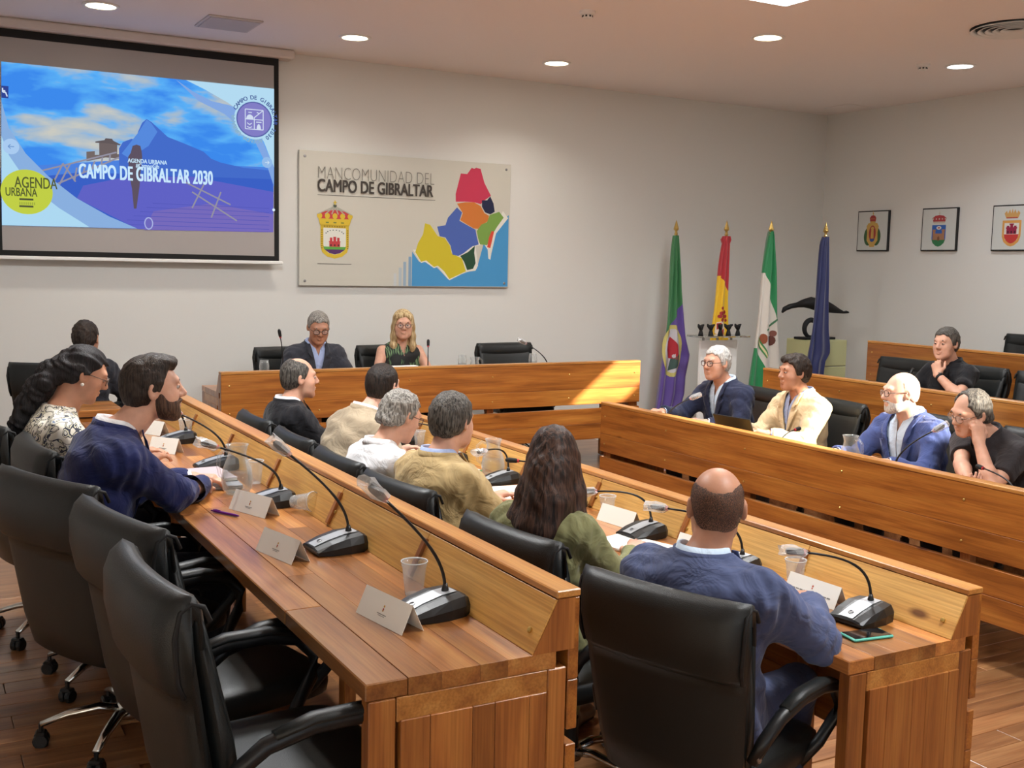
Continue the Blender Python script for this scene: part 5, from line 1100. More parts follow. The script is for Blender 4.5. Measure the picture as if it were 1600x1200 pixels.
def hand_field(F, W, d, n, side, curl=0.35, spread=0.08, thumb=0.5, s=1.0, fist=False):
    """W wrist, d finger direction, n palm normal; side +1: thumb towards +cross(d, n)"""
    d = nrm(np.asarray(d, float)); n = np.asarray(n, float); n = nrm(n - d * n.dot(d)); q = np.cross(d, n) * side
    for o in (-.026, -.009, .009, .026):
        F.cone(W + q * o * .7 * s, W + d * .085 * s + q * o * s, .016 * s, .0145 * s, .014)
    lens = (.040, .045, .042, .032)
    for i, o in enumerate((.027, .009, -.010, -.028)):
        p = W + d * (.088 - .004 * abs(i - 1)) * s + q * o * s; a = curl * (1 + .12 * i); dirv = nrm(d + q * spread * (1 - i * .66)); L_ = lens[i] * s
        for k in range(3):
            ang = a * (k + (0.6 if k == 0 else 0.75)); dv = dirv * math.cos(ang) + n * math.sin(ang); e = p + dv * L_ * (1, .72, .58)[k]
            F.cone(p, e, (.0098 - .0009 * k) * s, (.0090 - .0011 * k) * s, .004); p = e
    p = W + d * .022 * s + q * .026 * s; t1 = nrm(d * .75 + q * .75 + n * (.25 + thumb * .5)); e = p + t1 * .046 * s; F.cone(p, e, .015 * s, .0115 * s, .012)
    t2 = nrm(d * 1.0 + q * (.25 - .3 * thumb) + n * (.2 + thumb * .4)); e2 = e + t2 * .034 * s; F.cone(e, e2, .0112 * s, .0095 * s, .006); F.cone(e2, e2 + t2 * .022 * s, .0095 * s, .008 * s, .005)
def ik(Sh, W, l1, l2, pole):
    v = W - Sh; D0 = np.linalg.norm(v); Dm = min(D0, (l1 + l2) * .995); u = v / D0; W2 = Sh + u * Dm
    a = (l1 * l1 - l2 * l2 + Dm * Dm) / (2 * Dm); h = math.sqrt(max(l1 * l1 - a * a, 1e-6)); p = np.asarray(pole, float); p = nrm(p - u * p.dot(u)); return Sh + u * a + p * h, W2

def person(label, head, body_ang, head_ang, floor, lean=8, pitch=6, roll=0, slouch=0.02, side=0.0, bulk=1.0, sc=1.0,
           wl=(-.16, .40, .79), wr=(.16, .40, .79), pl=(-.6, -.35, -1), pr=(.6, -.35, -1), hl={}, hr={}, top='jacket', c_top=None, c_shirt=None, c_trouser=None, skin=None,
           hair=None, beard=None, glasses=None, vneck=.055, vbot=.20, res=.006, shoes=True, neckf=.03, extra=None, legs=True, group='people seated at the desks', hipz=.55, swing=0.0):
    """head: world point at mid-head height; wl / wr wrists relative to the hips on the floor (x right, y forward, z up)"""
    hx, hy, hz = head; la = math.radians(lean); hn = math.radians(min(lean + 10, 40))
    s = (hz - floor - hipz) / (.535 * math.cos(la) + .130 * math.cos(hn)); s = max(.84, min(1.12, s))
    fx = s * (.535 * math.sin(la) + .130 * math.sin(hn)) + neckf
    ba = math.radians(body_ang); root = (hx - fx * math.cos(ba) - side * .5 * math.sin(ba), hy - fx * math.sin(ba) + side * .5 * math.cos(ba), floor)
    t = thing('person', label, 'person', root, ba - PI / 2, group)
    def loc_w(w_in):
        if w_in[0] != 'w': return np.asarray(w_in, float)
        dx, dy = w_in[1] - root[0], w_in[2] - root[1]; return V3(dx * math.sin(ba) - dy * math.cos(ba), dx * math.cos(ba) + dy * math.sin(ba), w_in[3] - floor)
    wl = loc_w(wl); wr = loc_w(wr)
    if top != 'jacket': vneck, vbot = min(vneck, .042), max(vbot, .40)
    H = V3(0, 0, hipz); u = nrm(V3(side, math.sin(la), math.cos(la))); r_ = nrm(np.cross(V3(0, 1, 0), u)) if True else None
    r_ = nrm(V3(1, 0, 0) - u * u[0]); w_ = np.cross(u, r_); TR = np.stack([r_, w_, u], 1)
    hd_dir = nrm(V3(side, math.sin(hn), math.cos(hn))); N = H + u * .535 * s; HC = N + hd_dir * .130 * s + V3(0, neckf, 0)
    RH = rot3(head_ang - body_ang, pitch, roll); hs = sc
    ht = lambda x, y, z: HC + RH @ (V3(x, y, z) * hs)
    b = bulk
    T_ = np.array([-.12, -.03, .08, .20, .32, .405, .452, .488, .520, .565]) * s
    A_ = np.array([.150, .180, .172, .172, .184, .192, .182, .140, .080, .054]) * b
    B_ = np.array([.105, .125, .122, .116, .118, .110, .098, .082, .066, .055]) * b
    C_ = np.array([.0, .0, .010, .006, .004, -.004, -.012, -.018, -.018, -.010])
    C_ = C_ - slouch * np.sin(np.clip(T_ / (.5 * s), 0, 1) * PI)
    if top == 'dress' or top == 'blouse': A_ = A_ * np.array([1.02, 1.04, .95, .93, .96, .93, .90, .88, .95, .95]); B_ = B_ * np.array([1, 1, .98, 1.0, 1.06, 1.02, .95, .95, .95, .95])
    def torso(off):
        def fn(P):
            Q = (P - H) @ TR; tt = Q[:, 2]; a = np.interp(tt, T_, A_) + off; bb = np.interp(tt, T_, B_) + off; c = np.interp(tt, T_, C_)
            rho = ((np.abs(Q[:, 0]) / a) ** 2.3 + (np.abs(Q[:, 1] - c) / bb) ** 2.3) ** (1 / 2.3)
            return smax((rho - 1) * np.minimum(a, bb) * .9, np.maximum(tt - T_[-1] - off, T_[0] - tt - off), .03)
        return fn
    shz = .432 * s; sw = .176 * b * (.92 if top in ('dress', 'blouse') else 1.0)
    ShL = H + u * shz - r_ * sw + w_ * -.01; ShR = H + u * shz + r_ * sw + w_ * -.01
    l1, l2 = .285 * sc, .255 * sc
    EL, WL = ik(ShL, np.asarray(wl, float), l1, l2, pl); ER, WR = ik(ShR, np.asarray(wr, float), l1, l2, pr)
    tc = H + u * .2 * s
    # ---- skin: head, neck, arms, hands in one surface
    F = Field()
    F.custom(torso(-.022), tc, .40, .03)
    F.cone(N - u * .05, ht(0, -.022, -.050), .064 * b ** .5, .056, .03)
    F.ell(ht(0, -.016, .032), V3(.077, .096, .090) * hs, RH, .02)
    F.ell(ht(0, .026, -.012), V3(.068, .066, .075) * hs, RH, .03)
    F.cone(ht(-.028, .040, -.070), ht(.028, .040, -.070), .040 * hs, .040 * hs, .03)
    F.cone(ht(-.012, .070, -.098), ht(.012, .070, -.098), .020 * hs, .020 * hs, .025)
    F.cone(ht(-.044, .048, -.028), ht(-.040, .058, -.022), .024 * hs, .020 * hs, .025); F.cone(ht(.044, .048, -.028), ht(.040, .058, -.022), .024 * hs, .020 * hs, .025)
    F.cone(ht(-.036, .080, .032), ht(.036, .080, .032), .011 * hs, .011 * hs, .02)
    for sx in (-1, 1): F.ell(ht(sx * .031, .096, .010), V3(.016, .012, .010) * hs, RH, .012, 's')
    F.cone(ht(0, .086, .020), ht(0, .108, -.020), .0085 * hs, .0125 * hs, .012); F.cone(ht(-.012, .096, -.026), ht(.012, .096, -.026), .0088 * hs, .0088 * hs, .008)
    F.ell(ht(0, .090, -.054), V3(.023, .010, .0055) * hs, RH, .006); F.ell(ht(0, .088, -.066), V3(.019, .010, .0065) * hs, RH, .006)
    F.ell(ht(0, .100, -.0600), V3(.024, .006, .0018) * hs, RH, .004, 's')
    for sx in (-1, 1):
        RE = RH @ rot3(sx * 22, 0, 0)
        F.ell(ht(sx * .080, -.008, -.002), V3(.010, .019, .033) * hs, RE, .007); F.ell(ht(sx * .088, -.004, .002), V3(.006, .010, .018) * hs, RE, .006, 's')
    ra = .047 * b ** .6; arms = ((ShL, EL, WL, hl, -1), (ShR, ER, WR, hr, 1))
    for Sh, E_, W_, hk, sd in arms:
        F.cone(Sh, E_, ra, .038 * sc, .03); m_ = E_ + (W_ - E_) * .3; F.cone(E_, m_, .039 * sc, .040 * sc, .02); F.cone(m_, W_, .040 * sc, .027 * sc, .02)
        dv = nrm(np.asarray(hk.get('d', W_ - E_), float)); nv = hk.get('n', (0, 0, -1))
        hand_field(F, W_, dv, nv, hk.get('th', -1 if sd < 0 else 1) * (1 if True else 1), hk.get('curl', .35), hk.get('spread', .08), hk.get('thumb', .3), .94 * sc)
    lo, hi = F.bounds(); lo[2] = max(lo[2], hipz + .02)
    V, Q = surface(F, res, (lo, hi)); np_mesh('body', V, Q, skin, t)
    # ---- eyes
    for sx in (-1, 1):
        m = MB(); m.ico((0, 0, 0), .0118 * hs, 2); m.cur = 1; m.lathe([(.0001, .0124 * hs), (.0050 * hs, .0115 * hs), (.0062 * hs, .0103 * hs)], 12, M=Matrix.Rotation(-PI / 2, 4, 'X'))
        o = m.build('eye', [plain('eye_white', S(180, 170, 162), .35), plain('iris_dark', S(38, 28, 24), .2)], t, smooth=True)
        Mx = Matrix([list(RH[i]) + [0] for i in range(3)] + [[0, 0, 0, 1]]); o.matrix_local = Matrix.Translation(Vector(ht(sx * .031, .0800, .009))) @ Mx
        # upper lid as a cap of skin
        l_ = MB(); lp = [[(.0131 * hs * math.cos(a) * math.cos(e), .0131 * hs * math.sin(a) * math.cos(e), .0131 * hs * math.sin(e)) for a in np.linspace(.1, PI - .1, 9)] for e in np.linspace(D(max(-8, 20 - pitch)), D(88), 5)]
        l_.grid(lp); l_.grid([[(.0131 * hs * math.cos(a) * math.cos(e), .0131 * hs * math.sin(a) * math.cos(e), .0131 * hs * math.sin(e)) for a in np.linspace(.1, PI - .1, 9)] for e in np.linspace(D(-88), D(-26), 5)]); lo_ = l_.build('eyelids', skin, o, smooth=True)
    # ---- eyebrows
    if hair:
        EB = Field()
        for sx in (-1, 1): EB.cone(ht(sx * .014, .0895, .030), ht(sx * .034, .0885, .034), .0036, .0042, .004); EB.cone(ht(sx * .034, .0885, .034), ht(sx * .047, .076, .029), .0042, .0028, .004)
        V, Q = surface(EB, .0022); np_mesh('eyebrows', V, Q, hair.get('brow', hair['mat']), t)
    # ---- hair
    if hair:
        G = Field(); th = hair.get('th', .012); ln = hair.get('line', [(-.12, -.075), (-.05, -.07), (-.02, -.03), (.012, -.005), (.035, .03), (.055, .070), (.10, .080)])
        G.ell(ht(0, -.016, .032), (V3(.077, .096, .090) + th) * hs, RH, .02); G.ell(ht(0, -.045, -.02), (V3(.060, .058, .06) + th * .8) * hs, RH, .03)
        for c, r3 in hair.get('puffs', []): G.ell(ht(*c), V3(*r3) * hs, RH, .025)
        ly = [p[0] for p in ln]; lz = [p[1] for p in ln]; bald = hair.get('bald'); amp = hair.get('amp', .003); fq = hair.get('fq', 1.0); HCl = HC.copy(); RHl = RH.copy()
        def region(P):
            q = ((P - HCl) @ RHl) / hs; reg = (np.interp(q[:, 1], ly, lz) - q[:, 2]) * .8 + .003 * np.sin(90 * q[:, 0] + 50 * q[:, 1]) + .002 * np.sin(170 * q[:, 1] - 60 * q[:, 0])
            for (bx, by, cy, bz) in (bald or []):
                ex = (1 - np.sqrt((q[:, 0] / bx) ** 2 + ((q[:, 1] - cy) / by) ** 2)) * min(bx, by); reg = np.maximum(reg, np.minimum(ex, q[:, 2] - bz))
            return reg * hs
        G.custom(region, HC, .3, .010, 'i')
        def strands(P):
            q = ((P - HCl) @ RHl) / hs; x, y, z = q[:, 0], q[:, 1], q[:, 2]
            if hair.get('mode') == 'w': return amp * (np.sin(60 * z + 8 * np.sin(30 * x) + 30 * y) + .7 * np.sin(95 * x + 45 * z + 5 * np.sin(40 * z)))
            if hair.get('mode') == 'v': return amp * (np.sin(150 * x + 9 * np.sin(14 * z) + 60 * y) * .5 + np.sin(83 * x - 70 * y + 6 * np.sin(19 * z + 2)) * .5)
            wx = x + .012 * np.sin(55 * z + 31 * y); wy = y + .012 * np.sin(47 * x - 60 * z); wz = z + .010 * np.sin(61 * y + 37 * x)
            return amp * (np.sin(95 * wx + 40 * wz) * np.sin(70 * wy - 35 * wz) + .6 * np.sin(150 * wz - 60 * wx) * np.sin(130 * wx + 90 * wy))
        for ch in hair.get('locks', []):
            G.chain([ht(*p[:3]) if len(p) == 4 else H + TR @ V3(*p[:3]) for p in ch], [p[3] if len(p) == 4 else p[4] for p in ch], .03)
        G.custom(strands, HC, .5, 0, 'd')
        V, Q = surface(G, .0045); np_mesh('hair', V, Q, hair['mat'], t)
    if beard:
        G = Field(); G.cone(ht(-.030, .042, -.072), ht(.030, .042, -.072), .0435 * hs, .0435 * hs, .03); G.cone(ht(-.014, .070, -.098), ht(.014, .070, -.098), .0235 * hs, .0235 * hs, .025); G.cone(ht(-.02, .090, -.042), ht(.02, .090, -.042), .0095 * hs, .0095 * hs, .012)
        G.ell(ht(0, .026, -.018), V3(.0745, .066, .078) * hs, RH, .03); HCl = HC.copy(); RHl = RH.copy(); bt = beard.get('top', -.040)
        def breg(P):
            q = ((P - HCl) @ RHl) / hs; zt = np.interp(q[:, 1], [-.01, .02, .05, .075, .088, .12], [.02, -.005, -.035, bt, bt, bt + .002])
            lip = np.maximum(np.abs(q[:, 2] + .059) - .010, np.maximum(np.abs(q[:, 0]) - .022, .078 - q[:, 1]))
            return np.maximum(np.maximum(q[:, 2] - zt, -.004 - q[:, 1]), -lip)
        thin_ = beard.get('thin', 0.0); G.custom(lambda P: np.full(len(P), thin_), HC, .3, 0, 'd'); G.custom(breg, HC, .3, .006, 'i'); V, Q = surface(G, .0042); np_mesh('beard', V, Q, beard['mat'], t)
    # ---- glasses
    if glasses:
        gm = glasses['mat']; m = MB(); rr = .0022
        for sx in (-1, 1):
            ring_ = [ht(sx * .033 + .0235 * math.copysign(abs(math.cos(a)) ** .75, math.cos(a)), .104 - .008 * abs(math.cos(a)) * (1 if math.cos(a) * sx > 0 else 0), .006 + .018 * math.copysign(abs(math.sin(a)) ** .75, math.sin(a))) for a in np.linspace(0, 2 * PI, 25)]
            m.tube(ring_, glasses.get('r', .0022), 6, caps=False); m.tube([ht(sx * .057, .098, .012), ht(sx * .076, .06, .012), ht(sx * .083, .0, .012), ht(sx * .080, -.02, -.004)], .0019, 6)
        m.tube([ht(-.010, .105, .010), ht(0, .109, .013), ht(.010, .105, .010)], .0018, 6)
        go = m.build('glasses', gm, t, smooth=True)
        for sx in (-1, 1):
            lm = MB(); lm.add([ht(sx * .033 + .022 * math.cos(a), .1035, .006 + .0165 * math.sin(a)) for a in np.linspace(0, 2 * PI, 20, endpoint=False)] + [ht(sx * .033 + .022 * math.cos(a), .1025, .006 + .0165 * math.sin(a)) for a in np.linspace(0, 2 * PI, 20, endpoint=False)], [tuple(range(20)), tuple(range(20, 40))[::-1]] + [(i, (i + 1) % 20, (i + 1) % 20 + 20, i + 20) for i in range(20)])
            lm.build('lens', LENS, go, fix=True)
    # ---- upper garment
    G = Field(); off = .012 if top == 'jacket' else .004
    G.custom(torso(off), tc, .42, .04)
    sl = {'jacket': 1.0, 'shirt': 1.0, 'polo': .0, 'dress': -1, 'blouse': 1.0}[top]; ro = .020 if top == 'jacket' else .013
    for Sh, E_, W_, hk, sd in arms:
        if sl >= 0:
            top_ = Sh + (r_ * sd) * -.01; G.cone(top_, Sh + (E_ - Sh) * (1 if sl > 0 else .72), ra + ro + .006, .040 + ro if sl > 0 else .050 + ro, .05)
        if sl > 0: G.cone(E_, E_ + (W_ - E_) * .93, .041 + ro, .029 + ro, .03)
    HCl = H.copy()
    def wr_(P):
        v = .0032 * np.sin(38 * P[:, 2] + 17 * P[:, 0] + 3 * np.sin(21 * P[:, 1])) + .0022 * np.sin(61 * P[:, 1] + 29 * P[:, 2] - 23 * P[:, 0])
        if sl > 0:
            for Sh, E_, W_, hk, sd in arms:                 # creases at the elbow and under the shoulder
                a1_ = nrm(E_ - Sh); r2 = ((P - E_) ** 2).sum(1); q = (P - E_) @ a1_; v += .0045 * np.sin(150 * q + 40 * P[:, 0]) * np.exp(-r2 / .008)
                r3 = ((P - Sh) ** 2).sum(1); q = (P - Sh) @ nrm(a1_ + u * .6); v += .0040 * np.sin(125 * q + 25 * P[:, 1]) * np.exp(-r3 / .014)
            z = (P - H) @ u; v += .0035 * np.sin(70 * z + 12 * np.abs(P[:, 0])) * np.exp(-((z - .14) / .09) ** 2)
        return v
    G.custom(wr_, tc, .9, 0, 'd')
    if sl > 0:
        for Sh, E_, W_, hk, sd in arms:
            wd = nrm(W_ - E_); wc = E_ + (W_ - E_) * .94
            def cut(P, wd=wd, wc=wc):
                q = (P - wc) @ wd; rad = np.linalg.norm(P - wc - q[:, None] * wd, axis=1); return np.where(rad < .10, q, -1.0)
            G.custom(cut, (E_ + W_) / 2, .2, .004, 'i')
    elif sl == 0:
        for Sh, E_, W_, hk, sd in arms:
            wd = nrm(E_ - Sh); wc = Sh + (E_ - Sh) * .66
            def cut(P, wd=wd, wc=wc):
                q = (P - wc) @ wd; rad = np.linalg.norm(P - wc - q[:, None] * wd, axis=1); return np.where(rad < .09, q, -1.0)
            G.custom(cut, wc, .2, .004, 'i')
    tn = .520 * s                                       # collar height
    G.custom(lambda P: np.where(np.abs((P - H) @ r_) < .12, (P - H) @ u - (tn + .008), -1.0), tc, .5, .006, 'i')
    V, Q = surface(G, .0075 if res < .005 else .009)
    Fc = (V[Q].mean(1) - H) @ TR; tb = vbot * s; vw = np.interp(Fc[:, 2], [tb, tn], [0.0, vneck]); cy = np.interp(Fc[:, 2], T_, C_)
    front = (Fc[:, 1] > cy) & (np.abs(Fc[:, 0]) < vw) & (Fc[:, 2] > tb)
    nm = {'jacket': 'jacket', 'shirt': 'shirt', 'polo': 'polo_shirt', 'dress': 'sleeveless_top', 'blouse': 'blouse'}[top]
    np_mesh(nm, V, Q[~front], c_top, t)
    def surf_y(x, tt, offs=0.0, sub=0.0):
        a = float(np.interp(tt, T_, A_)) + off - sub; bb = float(np.interp(tt, T_, B_)) + off - sub; c = float(np.interp(tt, T_, C_))
        return c + bb * max(0.0, 1 - (abs(x) / a) ** 2.3) ** (1 / 2.3) + offs
    toW = lambda x, y, tt: H + TR @ V3(x, y, tt)
    if top == 'jacket':
        # shirt front, lapels, shirt collar and jacket collar
        m = MB(); rows = []
        for tt in np.linspace(tb - .02, tn + .004, 12):
            wv = float(np.interp(tt, [tb, tn], [0.0, vneck])) + .022; g_ = float(np.interp(tt, [tn - .085, tn], [0.0, .030])); rows.append((tt, g_, wv))
        for sx in (-1, 1): m.grid([[toW(sx * x, surf_y(x, tt, .002 * (sx + 1) if x < .012 else 0, .009), tt) for x in np.linspace(max(g_, -.004), wv, 7)] for tt, g_, wv in rows])
        m.build('shirt_front', c_shirt, t, smooth=True, fix=False)
        for sx in (-1, 1):
            m = MB(); up_ = []; dn = []
            for tt in list(np.linspace(tb - .01, tb + .699 * (tn - tb), 9)) + list(np.linspace(tb + .705 * (tn - tb), tn + .010, 7)):
                k = (tt - tb) / (tn - tb); x0 = sx * (float(np.interp(tt, [tb, tn], [0.0, vneck])) - .004); wd_ = .010 + .056 * max(0, k) / .70 if k < .70 else (.030 if k < .77 else .046 - .02 * (k - .77) / .23)
                xs = [x0 + sx * wd_ * f for f in (0, .33, .66, 1)]
                up_.append([toW(x, surf_y(x, min(tt, tn), .008 + .003 * i_), tt) for i_, x in enumerate(xs)]); 
            m.grid(up_); o = m.build('lapel', c_top, t, smooth=True); md = o.modifiers.new('thick', 'SOLIDIFY'); md.thickness = .004; md.offset = 0
    if top in ('jacket', 'shirt', 'polo'):
        # folded collar around the neck
        def collar(name, mat, rx, ry, zb, ht_, flare, gap, drop, fall=.006):
            rows = []
            for a in np.linspace(-PI / 2 + gap + 0, 3 * PI / 2 - gap, 29):
                a2 = a + PI; fr = max(0, math.cos(a2 - PI / 2)) ; cx_, cy_ = math.cos(a2), math.sin(a2)
                cyo = -.016; f = max(0.0, cy_) ** 2 * drop
                ro_ = [(rx, 0.0), (rx + .002, ht_ * .55), (rx + .005, ht_), (rx + .010, ht_ + .001), (rx + .014 + flare * .5, ht_ * .45), (rx + .018 + flare, -fall - f * .35)]
                rows.append([toW(cx_ * q, cyo + cy_ * q * ry / rx + (.012 if cy_ > 0 else 0) * cy_, zb + z - f) for q, z in ro_])
            m = MB(); m.grid(rows); o = m.build(name, mat, t, smooth=True); md = o.modifiers.new('thick', 'SOLIDIFY'); md.thickness = .003; md.offset = 0
        if top == 'jacket':
            collar('shirt_collar', c_shirt, .066, .066, tn - .010, .040, .006, .34, .060); collar('jacket_collar', c_top, .079, .077, tn - .014, .030, -.004, 1.0, .05, .004)
        else: collar('collar', c_top, .068, .068, tn - .008, .030, .002, .36, .06, .000)
    if top == 'jacket':
        for Sh, E_, W_, hk, sd in arms:
            wd = nrm(W_ - E_); MB().tube([E_ + (W_ - E_) * .90, E_ + (W_ - E_) * .975], [.037, .037], 14, caps=False).build('shirt_cuff', c_shirt, t, smooth=True)
    # ---- trousers and shoes
    if legs:
        G = Field(); kn = .46 * sc
        for sd in (-1, 1):
            hp = V3(sd * .085, 0.02, hipz - .02); kp = V3(sd * (.11 + .02), kn - .02, hipz - .02); ap = V3(sd * .11, kn - .06 + swing, .10)
            G.cone(hp, kp, .088 * b ** .5, .064, .03); G.cone(kp, ap, .064, .047, .03)
            G.cone(V3(sd * .06, -.03, hipz + .01), V3(sd * .09, .03, hipz), .11 * b ** .5, .10 * b ** .5, .05)
        G.cone(H + u * .0, H + u * .04, .13 * b, .13 * b, .05)
        V, Q = surface(G, .013); np_mesh('trousers', V, Q, c_trouser, t)
        if shoes:
            for sd in (-1, 1):
                G = Field(); G.cone(V3(sd * .11, kn - .10 + swing, .055), V3(sd * .115, kn + .10 + swing, .035), .046, .036, .02); G.cone(V3(sd * .11, kn - .06 + swing, .05), V3(sd * .11, kn - .06 + swing, .11), .045, .042, .02)
                G.custom(lambda P: .004 - P[:, 2], V3(0, 0, 0), 2, .004, 'i'); V, Q = surface(G, .011); np_mesh('shoe', V, Q, plain('shoe_leather', S(28, 24, 22), .35), t)
    if extra: extra(t, ht, H, TR, dict(EL=EL, WL=WL, ER=ER, WR=WR, u=u, r=r_, w=w_, s=s, RH=RH))
    return t
# ------------------------------------------------------------------ the sixteen people
SK1 = skin_mat('skin_light', S(206, 158, 134)); SK2 = skin_mat('skin_tan', S(184, 134, 108)); SK3 = skin_mat('skin_fair', S(218, 174, 152)); SK4 = skin_mat('skin_olive', S(184, 128, 100))
HB = hair_mat('hair_dark', S(20, 16, 15), S(52, 42, 36)); HBK = hair_mat('hair_black', S(12, 11, 12), S(38, 34, 36)); HGR = hair_mat('hair_grey', S(84, 80, 76), S(168, 164, 156)); HWH = hair_mat('hair_white', S(150, 150, 148), S(218, 216, 210))
HSP = hair_mat('hair_salt_pepper', S(40, 37, 35), S(104, 99, 92)); HBR = hair_mat('hair_brown', S(30, 20, 16), S(78, 54, 42), (90, 90, 6)); HBL = hair_mat('hair_blonde', S(140, 112, 72), S(208, 186, 142), (90, 90, 6)); HDB = hair_mat('hair_dark_brown', S(28, 22, 19), S(60, 48, 40))
HST = hair_mat('hair_stubble', S(48, 38, 34), S(84, 66, 56), (300, 300, 300), cover=.62)
W_SH = cloth_mat('white_shirt', S(226, 226, 228), .04); LB_SH = cloth_mat('light_blue_shirt', S(168, 184, 222), .06); PB_SH = cloth_mat('pale_blue_shirt', S(196, 214, 232), .05)
C_BLUE = cloth_mat('royal_navy_suit', S(30, 38, 84)); C_NAVY = cloth_mat('navy_blazer', S(34, 40, 64)); C_SLATE = cloth_mat('slate_blue_linen', S(74, 84, 118), .16); C_BLK = cloth_mat('black_suit', S(22, 22, 27)); C_CHAR = cloth_mat('charcoal_jacket', S(52, 54, 62))
C_BEI = cloth_mat('beige_linen', S(168, 152, 128)); C_TAN = cloth_mat('tan_jacket', S(182, 158, 112)); C_CRM = cloth_mat('cream_jacket', S(208, 186, 148)); C_OLV = cloth_mat('olive_linen', S(130, 130, 90), .14); C_MBL = cloth_mat('blue_blazer', S(66, 80, 130)); C_POLO = cloth_mat('dark_polo', S(44, 40, 42)); C_POLOB = cloth_mat('black_polo', S(22, 22, 26)); C_TRD = cloth_mat('dark_trousers', S(28, 30, 40)); C_TRG = cloth_mat('grey_trousers', S(70, 70, 76)); C_DKS = cloth_mat('dark_shirt', S(44, 44, 50))
GLK = plain('glasses_black', S(24, 20, 20), .3); GLM = plain('glasses_metal', S(120, 100, 90), .25, metal=.7); GLR = plain('glasses_brown', S(74, 42, 34), .3)
receding = [(.052, .060, .075, .045)]
crown_bald = [(.055, .085, .035, .060)]
SHORT = [(-.12, -.068), (-.05, -.066), (-.022, -.045), (.004, -.015), (.024, -.012), (.036, .03), (.05, .070), (.10, .078)]
def H_(mat, **k): d = dict(mat=mat, line=SHORT); d.update(k); return d

# 1 far left, back turned
person('man with short dark hair seen from behind at far left', (1.122, 8.1, 1.305), 62, 66, RISE, lean=3, hair=H_(HDB, th=.010, line=[(-.12, -.055), (-.02, -.05), (.004, -.015), (.03, -.01), (.05, .07), (.1, .078)]), skin=SK2, top='shirt', c_top=C_DKS, c_trouser=C_TRD, wl=(-.15, .36, .80), wr=(.15, .36, .80))
# 2 paisley blouse
pony = [[(0, -.09, .02, .042), (-.02, -.135, -.04, .040), (-.03, -.155, -.13, .044), (-.035, -.16, -.22, .046), (-.03, -.16, -.31, .036), (-.03, -.15, -.37, .02)], [(.02, -.10, -.01, .035), (.02, -.14, -.10, .034), (.0, -.15, -.20, .032)]]
def earring(t, ht, H, TR, J):
    for sx in (-1, 1): MB().ico(tuple(ht(sx * .086, .0, -.040)), .0075, 2).build('pearl_earring', M_PAPER, t, smooth=True)
person('woman with a black ponytail, glasses and a paisley blouse looking down', (.685, 5.02, 1.365), 4, -2, RISE, lean=8, pitch=24, slouch=.035, neckf=.05, top='blouse', c_top=paisley_mat(), c_trouser=C_TRD, skin=SK2, sc=.95,
       hair=dict(mat=HBK, th=.010, amp=.0040, mode='w', line=[(-.12, -.08), (-.04, -.06), (-.01, -.01), (.015, .01), (.04, .045), (.06, .072), (.1, .085)], locks=pony), glasses=dict(mat=GLM), wl=(-.12, .40, .80), wr=(.12, .38, .80), extra=earring)
# 3 blue suit
person('bearded man in a royal blue suit leaning on the left desk', (.815, 4.20, 1.385), 0, -6, RISE, lean=13, pitch=-2, slouch=.05, neckf=.06, top='jacket', c_top=C_BLUE, c_shirt=W_SH, c_trouser=C_TRD, skin=SK1, bulk=1.08, res=.0045,
       hair=H_(HDB, th=.010, amp=.0022, puffs=[((0, .03, .098), (.062, .062, .032))]), beard=dict(mat=hair_mat('beard_brown', S(52, 36, 28), S(96, 70, 54))), wl=('w', 1.03, 4.52, .975), wr=('w', 1.02, 4.33, .978), pr=(.9, -.1, -.6), hl=dict(d=(.5, 1, 0), curl=.5), hr=dict(d=(-1, .3, 0), curl=.6))
# 6 black suit
person('balding man in a black suit at the far end of the middle desk', (2.10, 6.40, 1.165), 0, -8, 0, lean=2, pitch=0, top='jacket', c_top=C_BLK, c_shirt=W_SH, c_trouser=C_BLK, skin=SK1, bulk=1.05,
       hair=H_(HSP, th=.008, bald=crown_bald, amp=.0015), wl=(-.16, .42, .79), wr=(.16, .42, .79))
# 7 beige
person('dark haired balding man in a crumpled beige jacket leaning forward', (2.33, 5.64, 1.19), 12, 32, 0, lean=19, pitch=4, slouch=.05, top='jacket', c_top=C_BEI, c_shirt=W_SH, c_trouser=C_TRG, skin=SK3, bulk=1.05,
       hair=H_(HB, th=.009, bald=[(.05, .05, .075, .04)], amp=.001), wl=(-.14, .46, .79), wr=(.14, .44, .79))
# 8 white shirt
person('grey curly haired man in a white shirt and glasses looking down', (2.13, 4.93, 1.125), 4, 10, 0, lean=6, pitch=22, slouch=.05, neckf=.06, top='shirt', c_top=W_SH, c_trouser=C_TRG, skin=SK1, bulk=1.02,
       hair=H_(HGR, th=.012, amp=.0032, puffs=[((0, -.085, -.045), (.06, .035, .03)), ((.06, -.05, -.03), (.022, .03, .03)), ((-.06, -.05, -.03), (.022, .03, .03))]), glasses=dict(mat=GLR), wl=(-.12, .42, .79), wr=(.12, .42, .79))
# 9 tan jacket
person('grey haired man in a tan jacket seen from behind', (2.09, 4.27, 1.19), 12, 26, 0, lean=3, pitch=6, slouch=.03, top='jacket', c_top=C_TAN, c_shirt=LB_SH, c_trouser=C_TRG, skin=SK1, bulk=1.06,
       hair=H_(HSP, th=.014, amp=.002), wl=(-.14, .42, .79), wr=(.14, .42, .79))
